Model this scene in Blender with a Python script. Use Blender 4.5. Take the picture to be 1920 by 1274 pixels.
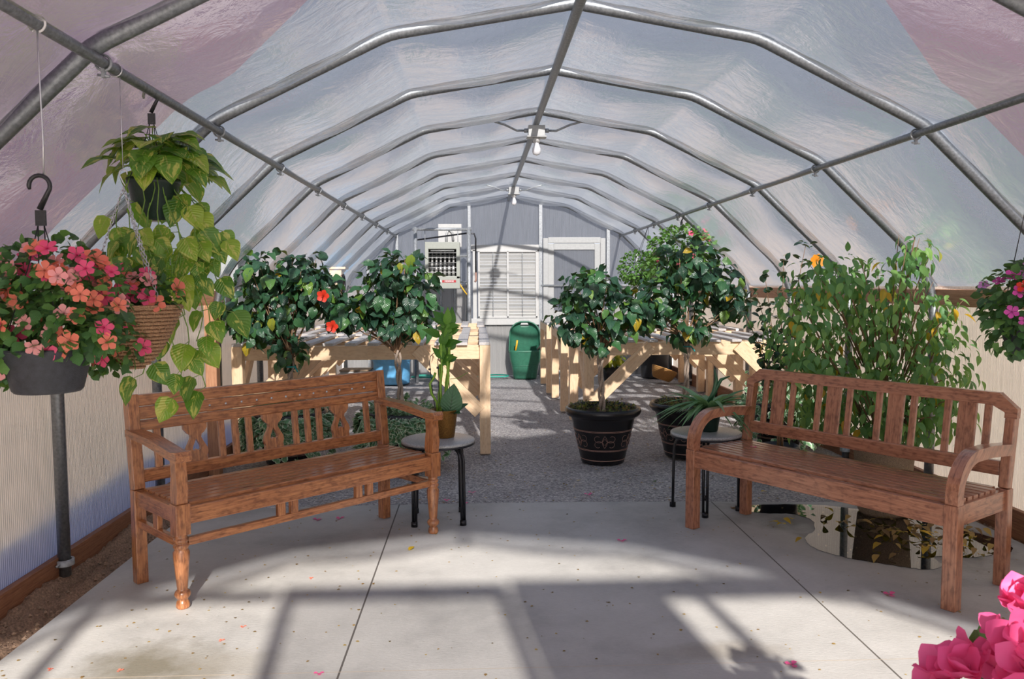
import bpy, math, random
import numpy as np
from mathutils import Vector, Matrix, Euler
PI = math.pi
for o in list(bpy.data.objects): bpy.data.objects.remove(o)
scn = bpy.context.scene
COL = scn.collection

# ------------------------------------------------------------------ camera, sky, sun, exposure
cam = bpy.data.cameras.new('camera'); cam.sensor_width = 36; cam.lens = 28.24
cam.clip_start = 0.02; cam.clip_end = 300
cam_o = bpy.data.objects.new('camera', cam); COL.objects.link(cam_o)
cam_o.matrix_world = (Matrix.Translation((0, 0, 1.4417)) @ Matrix.Rotation(-0.042, 4, 'Z')
                      @ Matrix.Rotation(PI/2 - 0.0685, 4, 'X') @ Matrix.Rotation(-0.0035, 4, 'Z'))
cam.dof.use_dof = True; cam.dof.focus_distance = 4.6; cam.dof.aperture_fstop = 8
scn.camera = cam_o
W = bpy.data.worlds.new('world'); scn.world = W; W.use_nodes = True
nt = W.node_tree; bg = nt.nodes['Background']
tc = nt.nodes.new('ShaderNodeTexCoord'); sp = nt.nodes.new('ShaderNodeSeparateXYZ'); rp = nt.nodes.new('ShaderNodeValToRGB')
nt.links.new(tc.outputs['Generated'], sp.inputs[0]); nt.links.new(sp.outputs['Z'], rp.inputs[0]); nt.links.new(rp.outputs[0], bg.inputs[0])
rp.color_ramp.elements[0].color = (0.74, 0.78, 0.86, 1); rp.color_ramp.elements[1].color = (0.50, 0.62, 0.86, 1)
rp.color_ramp.elements[1].position = 0.6
bg.inputs[1].default_value = 0.56
sun = bpy.data.lights.new('sun', 'SUN'); sun.energy = 7.4; sun.angle = math.radians(1.15); sun.color = (1.0, 0.95, 0.89)
sun_o = bpy.data.objects.new('sun', sun); COL.objects.link(sun_o)
SUN_DIR = Vector((-0.12, 1.0, -0.580)).normalized()          # direction the light travels
sun_o.rotation_euler = SUN_DIR.to_track_quat('-Z', 'Y').to_euler()
sun_o.location = (3, -10, 12)
scn.view_settings.view_transform = 'Standard'; scn.view_settings.look = 'None'
scn.view_settings.exposure = 1.13; scn.view_settings.gamma = 1; scn.view_settings.use_curve_mapping = False

# ------------------------------------------------------------------ mesh builder
rnd = random.Random(7)
class MB:
    def __init__(s): s.v = []; s.f = []; s.g = []; s.sm = []; s.mi = []
    def add(s, verts, faces, gc=None, smooth=True, mi=0):
        b = len(s.v); s.v.extend([tuple(map(float, p)) for p in verts])
        s.g.extend([tuple(map(float, p)) for p in (gc if gc is not None else verts)])
        for f in faces: s.f.append(tuple(b+i for i in f)); s.sm.append(smooth); s.mi.append(mi)
        return s
    def box(s, c, d, rot=None, mi=0):
        c = Vector(c); hx, hy, hz = d[0]/2, d[1]/2, d[2]/2
        L = [Vector((x, y, z)) for x in (-hx, hx) for y in (-hy, hy) for z in (-hz, hz)]
        ax = sorted(range(3), key=lambda i: -d[i]); off = (rnd.random()*9, rnd.random()*9, rnd.random()*9)
        gc = [(p[ax[0]]+off[0], p[ax[1]]+off[1], p[ax[2]]+off[2]) for p in L]
        M = rot if rot is not None else Matrix.Identity(3)
        s.add([M @ p + c for p in L], [(0,1,3,2),(4,6,7,5),(0,4,5,1),(2,3,7,6),(0,2,6,4),(1,5,7,3)], gc, False, mi)
        return s
    def beam(s, a, b, w, t, up=(0,0,1), mi=0):       # box from a to b, w along 'side', t along 'up'
        a, b = Vector(a), Vector(b); d = (b-a); L = d.length; d.normalize(); up = Vector(up)
        sd = d.cross(up); sd.normalize(); u2 = sd.cross(d)
        M = Matrix((d, sd, u2)).transposed()
        return s.box((a+b)/2, (L, w, t), M, mi)
    def tube(s, pts, r, n=10, cap=True, mi=0, closed=False):
        P = [Vector(p) for p in pts]; m = len(P)
        R = r if isinstance(r, (list, tuple)) else [r]*m
        V = []; G = []; F = []; prev = None; acc = 0
        for i in range(m):
            if closed: t = P[(i+1) % m]-P[i-1]
            else: t = P[min(i+1, m-1)]-P[max(i-1, 0)]
            if t.length < 1e-9: t = Vector((0,0,1))
            t.normalize()
            if prev is None:
                a = Vector((0,0,1)) if abs(t.z) < .9 else Vector((1,0,0)); x = t.cross(a)
            else: x = prev - t*prev.dot(t)
            x.normalize(); y = t.cross(x); prev = x
            if i: acc += (P[i]-P[i-1]).length
            for k in range(n):
                an = 2*PI*k/n; V.append(P[i]+(x*math.cos(an)+y*math.sin(an))*R[i])
                G.append((acc, math.cos(an)*R[i], math.sin(an)*R[i]))
        for i in range(m if closed else m-1):
            for k in range(n):
                a, b = i*n+k, i*n+(k+1) % n; j = (i+1) % m
                F.append((a, b, j*n+(k+1) % n, j*n+k))
        if cap and not closed: F.append(tuple(range(n-1, -1, -1))); F.append(tuple((m-1)*n+k for k in range(n)))
        return s.add(V, F, G, True, mi)
    def lathe(s, prof, n=32, c=(0,0,0), mi=0, a0=0, a1=2*PI, sx=1, sy=1):
        V = []; F = []; m = len(prof); full = abs(a1-a0-2*PI) < 1e-6; nn = n if full else n+1
        for r, z in prof:
            for k in range(nn):
                an = a0+(a1-a0)*k/n; V.append((c[0]+r*math.cos(an)*sx, c[1]+r*math.sin(an)*sy, c[2]+z))
        for i in range(m-1):
            for k in range(n):
                a = i*nn+k; b = i*nn+(k+1) % nn; F.append((a, b, b+nn, a+nn))
        return s.add(V, F, [(p[2], p[0], p[1]) for p in V], True, mi)
    def grid(s, fn, nu, nv, mi=0, skip=None):
        V = [fn(i/nu, j/nv) for i in range(nu+1) for j in range(nv+1)]; F = []
        for i in range(nu):
            for j in range(nv):
                if skip and skip(i, j): continue
                a = i*(nv+1)+j; F.append((a, a+nv+1, a+nv+2, a+1))
        return s.add(V, F, None, True, mi)
    def stamp(s, tpl, M, scale=1, rv=0, mi=0):        # tpl = (verts Nx3, faces, uv Nx2)
        v, f, uv = tpl; P = (v*scale) @ np.array(M.to_3x3()).T + np.array(M.translation)
        b = len(s.v); s.v.extend(map(tuple, P.tolist())); s.g.extend([(a, c, rv) for a, c in uv.tolist()])
        for q in f: s.f.append(tuple(b+i for i in q)); s.sm.append(True); s.mi.append(mi)
        return s
    def mesh(s, name):
        me = bpy.data.meshes.new(name); me.from_pydata(s.v, [], s.f)
        at = me.attributes.new('gc', 'FLOAT_VECTOR', 'POINT'); at.data.foreach_set('vector', np.array(s.g, dtype=np.float32).ravel())
        me.polygons.foreach_set('use_smooth', s.sm); me.polygons.foreach_set('material_index', s.mi); me.update()
        return me

def O(name, mb, mats, parent=None, bevel=0, loc=None, solid=0):
    me = mb.mesh(name) if isinstance(mb, MB) else mb
    if not me.materials:
        for m in (mats if isinstance(mats, (list, tuple)) else [mats]): me.materials.append(m)
    o = bpy.data.objects.new(name, me); COL.objects.link(o)
    if loc is not None: o.location = loc
    if parent is not None: o.parent = parent
    if solid:
        md = o.modifiers.new('solid', 'SOLIDIFY'); md.thickness = solid; md.offset = 0
    if bevel:
        md = o.modifiers.new('bevel', 'BEVEL'); md.width = bevel; md.segments = 2; md.limit_method = 'ANGLE'; md.angle_limit = math.radians(40)
    return o
def tag(o, label, cat, group=None, kind=None):
    o['label'] = label; o['category'] = cat
    if group: o['group'] = group
    if kind: o['kind'] = kind
    return o
def T(name, label, cat, loc=(0,0,0), rz=0, group=None):
    o = bpy.data.objects.new(name, None); COL.objects.link(o); o.location = loc; o.rotation_euler = (0,0,rz)
    o.empty_display_size = .1
    return tag(o, label, cat, group)
def S(name, mb, mats, bevel=0, label=None, **k):
    o = O(name, mb, mats, bevel=bevel, **k); o['kind'] = 'structure'
    if label: o['label'] = label
    return o

# ------------------------------------------------------------------ materials
def newmat(name):
    m = bpy.data.materials.new(name); m.use_nodes = True; t = m.node_tree
    for n in list(t.nodes): t.nodes.remove(n)
    out = t.nodes.new('ShaderNodeOutputMaterial'); return m, t, out
class N:
    def __init__(s, t): s.t = t
    def __call__(s, typ, ins=None, **kw):
        n = s.t.nodes.new('ShaderNode'+typ)
        for k, v in kw.items(): setattr(n, k, v)
        for k, v in (ins or {}).items():
            if isinstance(v, bpy.types.NodeSocket): s.t.links.new(v, n.inputs[k])
            else: n.inputs[k].default_value = v
        return n
def c4(c): return (c[0], c[1], c[2], 1)
def ramp(n, fac, stops):
    r = n('ValToRGB', {0: fac}); e = r.color_ramp.elements
    while len(e) < len(stops): e.new(.5)
    for i, (p, c) in enumerate(stops): e[i].position = p; e[i].color = c4(c) if not isinstance(c, (int, float)) else (c, c, c, 1)
    return r.outputs[0]
def coord(n, kind='gc', scale=(1,1,1)):
    if kind == 'gc': a = n('Attribute', attribute_name='gc').outputs['Vector']
    else: a = n('TexCoord').outputs['Object']
    return n('Mapping', {0: a, 3: scale}).outputs[0]
def mixc(n, fac, a, b, blend='MIX'):
    m = n('Mix', data_type='RGBA', blend_type=blend)
    for k, v in ((0, fac), (6, a), (7, b)):
        if isinstance(v, bpy.types.NodeSocket): n.t.links.new(v, m.inputs[k])
        else: m.inputs[k].default_value = c4(v) if isinstance(v, tuple) else v
    return m.outputs[2]
def plain(name, col, rough=.5, metal=0, var=.12, scale=8, bump=0, bscale=60, spec=.5, src='obj', coat=0):
    m, t, out = newmat(name); n = N(t)
    v = coord(n, src, (scale,)*3)
    nz = n('TexNoise', {'Vector': v, 'Detail': 4.0}).outputs['Fac']
    lo = tuple(x*(1-var) for x in col); hi = tuple(min(1, x*(1+var)) for x in col)
    cc = ramp(n, nz, [(.3, lo), (.7, hi)])
    b = n('BsdfPrincipled', {'Base Color': cc, 'Roughness': rough, 'Metallic': metal, 'Specular IOR Level': spec, 'Coat Weight': coat})
    if bump:
        z2 = n('TexNoise', {'Vector': coord(n, src, (bscale,)*3), 'Detail': 3.0}).outputs['Fac']
        t.links.new(n('Bump', {'Strength': bump, 'Distance': .01, 'Height': z2}).outputs[0], b.inputs['Normal'])
    t.links.new(b.outputs[0], out.inputs[0]); return m
def wood(name, dark, mid, light, rough=.4, coat=0., gs=1.0, knots=0):
    m, t, out = newmat(name); n = N(t)
    v = coord(n, 'gc', (1.3*gs, 24*gs, 24*gs))
    a = n('TexNoise', {'Vector': v, 'Detail': 6.0, 'Roughness': .65, 'Distortion': .6}).outputs['Fac']
    v2 = coord(n, 'gc', (5, 12, 12)); b_ = n('TexNoise', {'Vector': v2, 'Detail': 3.0}).outputs['Fac']
    c1 = ramp(n, a, [(.24, dark), (.45, mid), (.72, light)])
    f = ramp(n, b_, [(.33, (.42,.36,.33) if rough < .5 else (.84,.80,.76)), (.52, (1,1,1))])
    cc = mixc(n, .7, c1, f, 'MULTIPLY')
    if knots:
        k = n('TexVoronoi', {'Vector': coord(n, 'gc', (2.3, 9, 9)), 'Scale': 1.0}).outputs['Distance']
        cc = mixc(n, ramp(n, k, [(.05, 1.0), (.16, 0.0)]), cc, dark)
    b = n('BsdfPrincipled', {'Base Color': cc, 'Roughness': rough, 'Coat Weight': coat, 'Coat Roughness': .22})
    t.links.new(n('Bump', {'Strength': .25, 'Distance': .003, 'Height': a}).outputs[0], b.inputs['Normal'])
    t.links.new(b.outputs[0], out.inputs[0]); return m
def leafmat(name, stops, rough=.38, vein=None, margin=None, splash=None, trans=.28):
    """stops: colours spread over the random value per leaf; gc = (u across -1..1, v along 0..1, random)"""
    m, t, out = newmat(name); n = N(t)
    at = n('Attribute', attribute_name='gc').outputs['Vector']; s_ = n('SeparateXYZ', {0: at})
    cc = ramp(n, s_.outputs[2], stops)
    ua = n('Math', {0: s_.outputs[0]}, operation='ABSOLUTE').outputs[0]
    if margin:
        nz = n('TexNoise', {'Vector': n('Mapping', {0: at, 3: (2, 4, 40)}).outputs[0], 'Detail': 2.0}).outputs['Fac']
        e = n('Math', {0: ua, 1: n('Math', {0: nz, 1: .7}, operation='MULTIPLY').outputs[0]}, operation='ADD').outputs[0]
        cc = mixc(n, ramp(n, e, [(.98, 0.0), (1.12, 1.0)]), cc, margin)
    if splash:
        nz = n('TexNoise', {'Vector': n('Mapping', {0: at, 3: (1.1, .9, 37)}).outputs[0], 'Scale': 2.2, 'Detail': 1.0, 'Distortion': .8}).outputs['Fac']
        cc = mixc(n, ramp(n, nz, [(.56, 0.0), (.62, .9)]), cc, splash)
    if vein:
        cc = mixc(n, ramp(n, ua, [(.02, .8), (.07, 0.0)]), cc, vein)
    w = n('Math', {0: n('Math', {0: n('Math', {0: s_.outputs[1], 1: 9.0}, operation='MULTIPLY').outputs[0], 1: n('Math', {0: ua, 1: -2.6}, operation='MULTIPLY').outputs[0]}, operation='ADD').outputs[0], 1: 6.28}, operation='MULTIPLY').outputs[0]
    h = n('Math', {0: w}, operation='SINE').outputs[0]
    bp = n('Bump', {'Strength': .35, 'Distance': .002, 'Height': h}).outputs[0]
    b = n('BsdfPrincipled', {'Base Color': cc, 'Roughness': rough, 'Normal': bp, 'Specular IOR Level': .5})
    tr = n('BsdfTranslucent', {'Color': mixc(n, .5, cc, (.35, .5, .05))})
    mx = n('MixShader', {0: trans, 1: b.outputs[0], 2: tr.outputs[0]})
    t.links.new(mx.outputs[0], out.inputs[0]); return m

def sheet(name, col, kind):
    """thin translucent plastics of the greenhouse"""
    m, t, out = newmat(name); n = N(t)
    ob = n('TexCoord').outputs['Object']
    tr_f, gl = 0, .1
    if kind == 'film':
        a = n('TexNoise', {'Vector': n('Mapping', {0: ob, 3: (1.3, 2.2, 1.3)}).outputs[0], 'Detail': 5.0, 'Roughness': .6, 'Distortion': .6}).outputs['Fac']
        b_ = n('TexNoise', {'Vector': n('Mapping', {0: ob, 3: (9, 2.5, 9)}).outputs[0], 'Detail': 3.0}).outputs['Fac']
        hh = n('Math', {0: a, 1: n('Math', {0: b_, 1: .15}, operation='MULTIPLY').outputs[0]}, operation='ADD').outputs[0]
        bp = n('Bump', {'Strength': .20, 'Distance': .06, 'Height': hh}).outputs[0]
        cc = ramp(n, a, [(.3, tuple(x*.93 for x in col)), (.7, col)])
    else:
        ax = {'x': (260, 0, 0), 'y': (0, 260, 0)}[kind[-1]]
        w = n('TexWave', {'Vector': n('Mapping', {0: ob, 3: tuple(k/6.28 for k in ax)}).outputs[0], 'Scale': 1.0}, bands_direction='DIAGONAL').outputs['Fac']
        lo = n('TexNoise', {'Vector': n('Mapping', {0: ob, 3: tuple(max(k*.12, .8) for k in ax)}).outputs[0], 'Detail': 3.0}).outputs['Fac']
        bp = n('Bump', {'Strength': .4, 'Distance': .01, 'Height': w}).outputs[0]
        c1 = ramp(n, lo, [(.3, tuple(x*.86 for x in col)), (.65, col)])
        cc = mixc(n, .10, c1, ramp(n, w, [(.0, (.35,.33,.3)), (.35, (1,1,1))]), 'MULTIPLY')
    tl = n('BsdfTranslucent', {'Color': cc, 'Normal': bp}); df = n('BsdfDiffuse', {'Color': cc, 'Normal': bp})
    m1 = n('MixShader', {0: .22, 1: tl.outputs[0], 2: df.outputs[0]})
    gs = n('BsdfGlossy', {'Color': (1,1,1,1), 'Roughness': .22, 'Normal': bp})
    lw = n('LayerWeight', {0: .35, 'Normal': bp})
    m2 = n('MixShader', {0: n('Math', {0: lw.outputs['Fresnel'], 1: .70}, operation='MULTIPLY').outputs[0], 1: m1.outputs[0], 2: gs.outputs[0]})
    res = m2.outputs[0]
    if kind == 'film':
        tp = n('BsdfTransparent', {'Color': (.98,.98,1,1)}); res = n('MixShader', {0: .30, 1: res, 2: tp.outputs[0]}).outputs[0]
    if kind.startswith('clear'):
        kind_t = .78 if name == 'clear_polycarbonate' else .60
        tp = n('BsdfTransparent', {'Color': (1,.98,.95,1)}); res = n('MixShader', {0: kind_t, 1: res, 2: tp.outputs[0]}).outputs[0]
    t.links.new(res, out.inputs[0]); return m

M = {}
M['film'] = sheet('greenhouse_film', (.07,.077,.088), 'film')
M['poly_side'] = sheet('ribbed_polycarbonate_cream', (.97,.90,.82), 'ribbed_y')
M['poly_back'] = sheet('ribbed_polycarbonate_grey', (.50,.525,.57), 'ribbed_x')
M['poly_low'] = sheet('white_outside_light', (.92,.91,.90), 'ribbed_x')  # brightness from outside the lower end wall, put into a whiter colour
M['poly_front'] = sheet('clear_polycarbonate', (.85,.87,.9), 'clear_x')
M['pane'] = sheet('added_dimming_pane', (.85,.87,.9), 'clear_x')
M['steel'] = plain('galvanised_steel', (.24,.255,.27), .40, .8, .25, 14, .15, 90)
M['steel_dull'] = plain('dull_galvanised_steel', (.36,.38,.40), .5, .5, .25, 10, .1, 80)
M['wire'] = plain('bright_wire', (.6,.6,.62), .3, .9)
M['hook_w'] = plain('white_wire_hook', (.75,.73,.72), .4)
M['alu'] = plain('painted_aluminium', (.42,.43,.43), .45, .1, .06)
M['alu_w'] = plain('white_louvre', (.55,.55,.54), .45, 0, .05)
M['grey_paint'] = plain('grey_green_enamel', (.36,.38,.34), .45, 0, .05)
M['dark'] = plain('dark_recess', (.05,.05,.05), .7)
M['black_pl'] = plain('black_plastic', (.018,.018,.020), .35, 0, .3, 20, .1, 40)
M['urn'] = plain('black_glazed_plastic', (.010,.009,.010), .26, 0, .3, 14, .12, 30)
M['copper'] = plain('rubbed_copper_line', (.34,.20,.16), .5, .1)
M['greenpot'] = plain('dark_green_plastic', (.012,.03,.022), .3, 0, .25, 16, .1, 40)
M['greypot'] = plain('charcoal_resin', (.035,.037,.045), .55, 0, .3, 12, .3, 60)
M['green_cart'] = plain('green_polythene', (.035,.16,.10), .38, 0, .12, 6)
M['blue'] = plain('blue_polythene', (.16,.48,.82), .4, 0, .12, 5)
M['hose'] = plain('green_hose', (.05,.42,.32), .4)
M['yellow'] = plain('yellow_coating', (.80,.45,.03), .45)
M['red'] = plain('red_decal', (.45,.03,.04), .4)
M['white'] = plain('white_enamel', (.85,.85,.85), .4, 0, .03)
M['bulb'] = plain('frosted_bulb', (.75,.75,.78), .25)
M['stone'] = plain('pale_stone_top', (.36,.37,.38), .3, 0, .35, 30, .1, 90)
M['iron'] = plain('dark_tube_iron', (.03,.03,.035), .3, .6)
M['gold'] = plain('brushed_bronze_pot', (.30,.15,.035), .35, .6, .45, 40, .3, 90)
M['soilpot'] = plain('potting_soil', (.07,.045,.03), .9, 0, .5, 60, .8, 120)
M['bark'] = plain('pale_bark', (.42,.33,.26), .8, 0, .3, 30, .6, 80)
M['twig'] = plain('twig', (.22,.13,.07), .8, 0, .3, 40)
M['greenstem'] = plain('green_stem', (.18,.32,.05), .5, 0, .2, 20)
M['wick'] = plain('brown_wicker', (.40,.23,.12), .6, 0, .5, 50, .3, 120)
M['wick2'] = plain('golden_wicker', (.50,.27,.09), .55, 0, .4, 40, .3, 120)
M['teal'] = plain('teal_tie', (.02,.35,.33), .6)
M['teak_l'] = wood('carved_teak', (.09,.030,.012), (.39,.145,.055), (.62,.27,.10), .28, .7)
M['teak_r'] = wood('red_brown_hardwood', (.12,.044,.026), (.36,.145,.078), (.50,.235,.135), .28, .7)
M['fir'] = wood('new_fir_lumber', (.72,.45,.25), (.84,.60,.38), (.88,.67,.46), .6, 0, .6, 0)
M['fir_top'] = wood('weathered_slat', (.36,.33,.31), (.56,.53,.51), (.66,.63,.61), .6, 0, .9)
M['redwood'] = wood('redwood_board', (.08,.03,.015), (.26,.11,.055), (.38,.18,.09), .6, 0, .8)
M['redwood_rail'] = wood('redwood_rail', (.22,.09,.04), (.40,.19,.10), (.52,.28,.15), .6, 0, .8)
M['brownpot'] = plain('woven_brown_pot', (.34,.25,.17), .8, 0, .45, 40, .8, 60)
M['hib'] = leafmat('hibiscus_leaf', [(0,(.018,.055,.034)), (.45,(.03,.085,.048)), (.85,(.045,.14,.045)), (.975,(.13,.24,.03)), (.992,(.36,.27,.02)), (1,(.42,.28,.02))], .30, (.07,.15,.07), trans=.12)
M['fic'] = leafmat('ficus_leaf', [(0,(.09,.24,.09)), (.5,(.16,.38,.13)), (.95,(.30,.52,.13)), (.975,(.62,.38,.02)), (1,(.75,.42,.02))], .36, (.22,.38,.12), trans=.42)
M['imp'] = leafmat('impatiens_leaf', [(0,(.03,.09,.035)), (.6,(.06,.18,.05)), (1,(.15,.32,.07))], .4, trans=.25)
M['pot'] = leafmat('pothos_leaf', [(0,(.08,.22,.03)), (.6,(.18,.38,.04)), (1,(.36,.50,.05))], .25, (.4,.45,.1), splash=(.62,.62,.14), trans=.3)
M['vinca'] = leafmat('variegated_leaf', [(0,(.08,.22,.10)), (1,(.20,.40,.20))], .45, None, margin=(.62,.70,.52), trans=.2)
M['weed'] = leafmat('reddish_ground_leaf', [(0,(.10,.13,.03)), (.6,(.22,.24,.05)), (1,(.38,.14,.06))], .5)
M['aloe'] = leafmat('spider_leaf', [(0,(.08,.24,.10)), (1,(.24,.44,.22))], .35, (.3,.42,.22))
M['bamb'] = leafmat('bamboo_leaf', [(0,(.05,.20,.02)), (1,(.16,.38,.04))], .35)
M['cane'] = plain('bamboo_cane', (.22,.42,.04), .35, 0, .2, 30)
M['orch'] = leafmat('orchid_leaf', [(0,(.03,.12,.05)), (1,(.05,.17,.07))], .3, (.02,.07,.03), trans=.1)
M['yel'] = leafmat('yellow_green_leaf', [(0,(.18,.32,.03)), (1,(.62,.55,.05))], .4)
M['topi'] = leafmat('small_bright_leaf', [(0,(.06,.18,.03)), (1,(.16,.34,.07))], .45)
M['fall_y'] = leafmat('fallen_yellow', [(0,(.50,.30,.03)), (1,(.80,.52,.03))], .5)
M['fall_b'] = leafmat('fallen_brown', [(0,(.12,.06,.03)), (.6,(.34,.20,.08)), (1,(.55,.36,.10))], .6)
M['fall_p'] = leafmat('fallen_pink', [(0,(.50,.05,.14)), (1,(.75,.12,.28))], .5)
def petal(name, col, dark=None):
    dk = dark or tuple(c*.6 for c in col)
    m, t, out = newmat(name); n = N(t)
    at = n('Attribute', attribute_name='gc').outputs['Vector']; s_ = n('SeparateXYZ', {0: at})
    cc = ramp(n, s_.outputs[1], [(.08, dk), (.35, col)])
    b = n('BsdfPrincipled', {'Base Color': cc, 'Roughness': .5}); tr = n('BsdfTranslucent', {'Color': cc})
    t.links.new(n('MixShader', {0: .35, 1: b.outputs[0], 2: tr.outputs[0]}).outputs[0], out.inputs[0]); return m
M['f_coral'] = petal('coral_petal', (1.0,.26,.17)); M['f_rose'] = petal('rose_petal', (1.0,.12,.27), (.7,.03,.14))
M['f_pink'] = petal('pale_pink_petal', (1.0,.42,.42)); M['f_lilac'] = petal('lilac_petal', (.80,.36,.80))
M['f_mag'] = petal('magenta_petal', (.80,.10,.50)); M['f_red'] = petal('red_petal', (.80,.05,.02)); M['f_boug'] = petal('bougainvillea_bract', (.95,.15,.40), (.75,.07,.25))
M['f_orange'] = petal('orange_petal', (.95,.36,.02))

# ------------------------------------------------------------------ leaf and flower templates
def leaf_tpl(prof, n=6, fold=.25, droop=.35, wob=0.0, L=1.0):
    V = []; UV = []; F = []
    for i in range(n+1):
        v = i/n; w = np.interp(v, [p[0] for p in prof], [p[1] for p in prof])
        y = v*L*(1-.12*droop*v); z = -droop*v*v*L*.6
        for u in (-1, 0, 1):
            V.append((u*w, y, z+abs(u)*w*fold+wob*math.sin(v*9+u*2)*abs(u)*w)); UV.append((u, v))
    for i in range(n):
        for j in range(2):
            a = i*3+j; F.append((a, a+1, a+4, a+3))
    return (np.array(V), F, np.array(UV, dtype=float))
P_OV = [(0,.02), (.12,.24), (.35,.36), (.6,.30), (.85,.14), (1,.0)]
P_HEART = [(0,.16), (.06,.32), (.2,.42), (.45,.40), (.7,.26), (.9,.09), (1,.0)]
P_LANCE = [(0,.02), (.2,.2), (.45,.25), (.7,.17), (.88,.05), (1,.0)]
P_STRAP = [(0,.05), (.3,.055), (.7,.045), (1,.0)]
P_ROUND = [(0,.05), (.15,.28), (.45,.42), (.75,.33), (.93,.14), (1,.0)]
P_PETAL = [(0,.03), (.35,.2), (.65,.4), (.88,.34), (1,.1)]
LT = dict(hib=leaf_tpl(P_OV, 6, .25, .7, .25), heart=leaf_tpl(P_HEART, 7, .18, .6, .1), lance=leaf_tpl(P_LANCE, 5, .25, .7),
          strap=leaf_tpl(P_STRAP, 8, .5, 1.5), rnd=leaf_tpl(P_ROUND, 4, .2, .4), rnd3=leaf_tpl(P_ROUND, 3, .2, .3),
          petal=leaf_tpl(P_PETAL, 4, .12, .25, .15), orch=leaf_tpl(P_OV, 7, .2, .15), stiff=leaf_tpl([(0,.09),(.3,.1),(.7,.06),(1,0)], 6, .4, .5))
def frame(pos, d, up):
    d = Vector(d).normalized(); up = Vector(up)
    x = d.cross(up)
    if x.length < 1e-4: x = d.cross(Vector((1, .3, 0)))
    x.normalize(); z = x.cross(d)
    Mx = Matrix.Identity(4)
    for i in range(3): Mx[i][0] = x[i]; Mx[i][1] = d[i]; Mx[i][2] = z[i]; Mx[i][3] = pos[i]
    return Mx
def flower_mesh(name, mat, n=5, r=.022, cup=.35):
    mb = MB()
    for k in range(n):
        a = 2*PI*k/n; mb.stamp(LT['petal'], frame((0,0,0), (math.cos(a), math.sin(a), cup), (0,0,1)), r, .5)
    mb.lathe([(0,0), (r*.1, r*.03), (0, r*.12)], 6)
    me = mb.mesh(name); me.materials.append(mat); return me
FM = {k: flower_mesh('flower', M[k]) for k in ('f_coral','f_rose','f_pink','f_lilac','f_mag','f_red')}
def rdir(R):
    while True:
        v = Vector((R.uniform(-1,1), R.uniform(-1,1), R.uniform(-1,1)))
        if .01 < v.length < 1: return v.normalized()
def foliage(mb, R, n, blobs, tpl, size, droop=.6, inner=.55, spread=.5, stem=None):
    """leaves over a set of ellipsoids (centre, radii)"""
    wts = [b[1][0]*b[1][1]+b[1][2]*b[1][0] for b in blobs]; pts = []
    for i in range(n):
        c, r = R.choices(blobs, wts)[0]; u = rdir(R); k = inner+(1-inner)*R.random()**.6
        p = Vector((c[0]+u.x*r[0]*k, c[1]+u.y*r[1]*k, c[2]+u.z*r[2]*k))
        d = u+rdir(R)*spread+Vector((0,0,-droop)); nrm = u+Vector((0,0,.6))+rdir(R)*.5
        s = size*R.uniform(.6, 1.15)
        mb.stamp(tpl, frame(p, d, nrm), s, R.random()); pts.append((p, u))
    return pts
def place_flower(parent, me, p, d, s, R, name='flower'):
    o = bpy.data.objects.new(name, me); COL.objects.link(o); o.parent = parent
    q = Vector(d).to_track_quat('Z', 'Y'); o.location = p
    o.rotation_mode = 'QUATERNION'; o.rotation_quaternion = q @ Euler((0, 0, R.random()*6.3)).to_quaternion()
    o.scale = (s, s, s); return o
def fill_outline(loops, depth, fn):
    """2-D loops (first outer, others holes) extruded to 'depth'; fn maps (x,y,z) to the place"""
    cu = bpy.data.curves.new('tmp', 'CURVE'); cu.dimensions = '2D'; cu.fill_mode = 'BOTH'; cu.extrude = depth/2
    for lp in loops:
        s = cu.splines.new('POLY'); s.points.add(len(lp)-1); s.use_cyclic_u = True
        for i, (x, y) in enumerate(lp): s.points[i].co = (x, y, 0, 1)
    o = bpy.data.objects.new('tmp', cu); COL.objects.link(o); dg = bpy.context.evaluated_depsgraph_get()
    me = bpy.data.meshes.new_from_object(o.evaluated_get(dg)); V = [fn(v.co) for v in me.vertices]; F = [tuple(p.vertices) for p in me.polygons]
    G = [(v.co.y, v.co.x, v.co.z) for v in me.vertices]
    bpy.data.objects.remove(o); bpy.data.curves.remove(cu); bpy.data.meshes.remove(me)
    return V, F, G
def text_mesh(s, size, depth, fn):
    cu = bpy.data.curves.new('tmp', 'FONT'); cu.body = s; cu.size = size; cu.extrude = depth; cu.align_x = 'CENTER'; cu.align_y = 'CENTER'; cu.offset = .0006
    o = bpy.data.objects.new('tmp', cu); COL.objects.link(o); dg = bpy.context.evaluated_depsgraph_get()
    me = bpy.data.meshes.new_from_object(o.evaluated_get(dg)); V = [fn(v.co) for v in me.vertices]; F = [tuple(p.vertices) for p in me.polygons]
    bpy.data.objects.remove(o); bpy.data.curves.remove(cu); bpy.data.meshes.remove(me); return V, F

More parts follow.
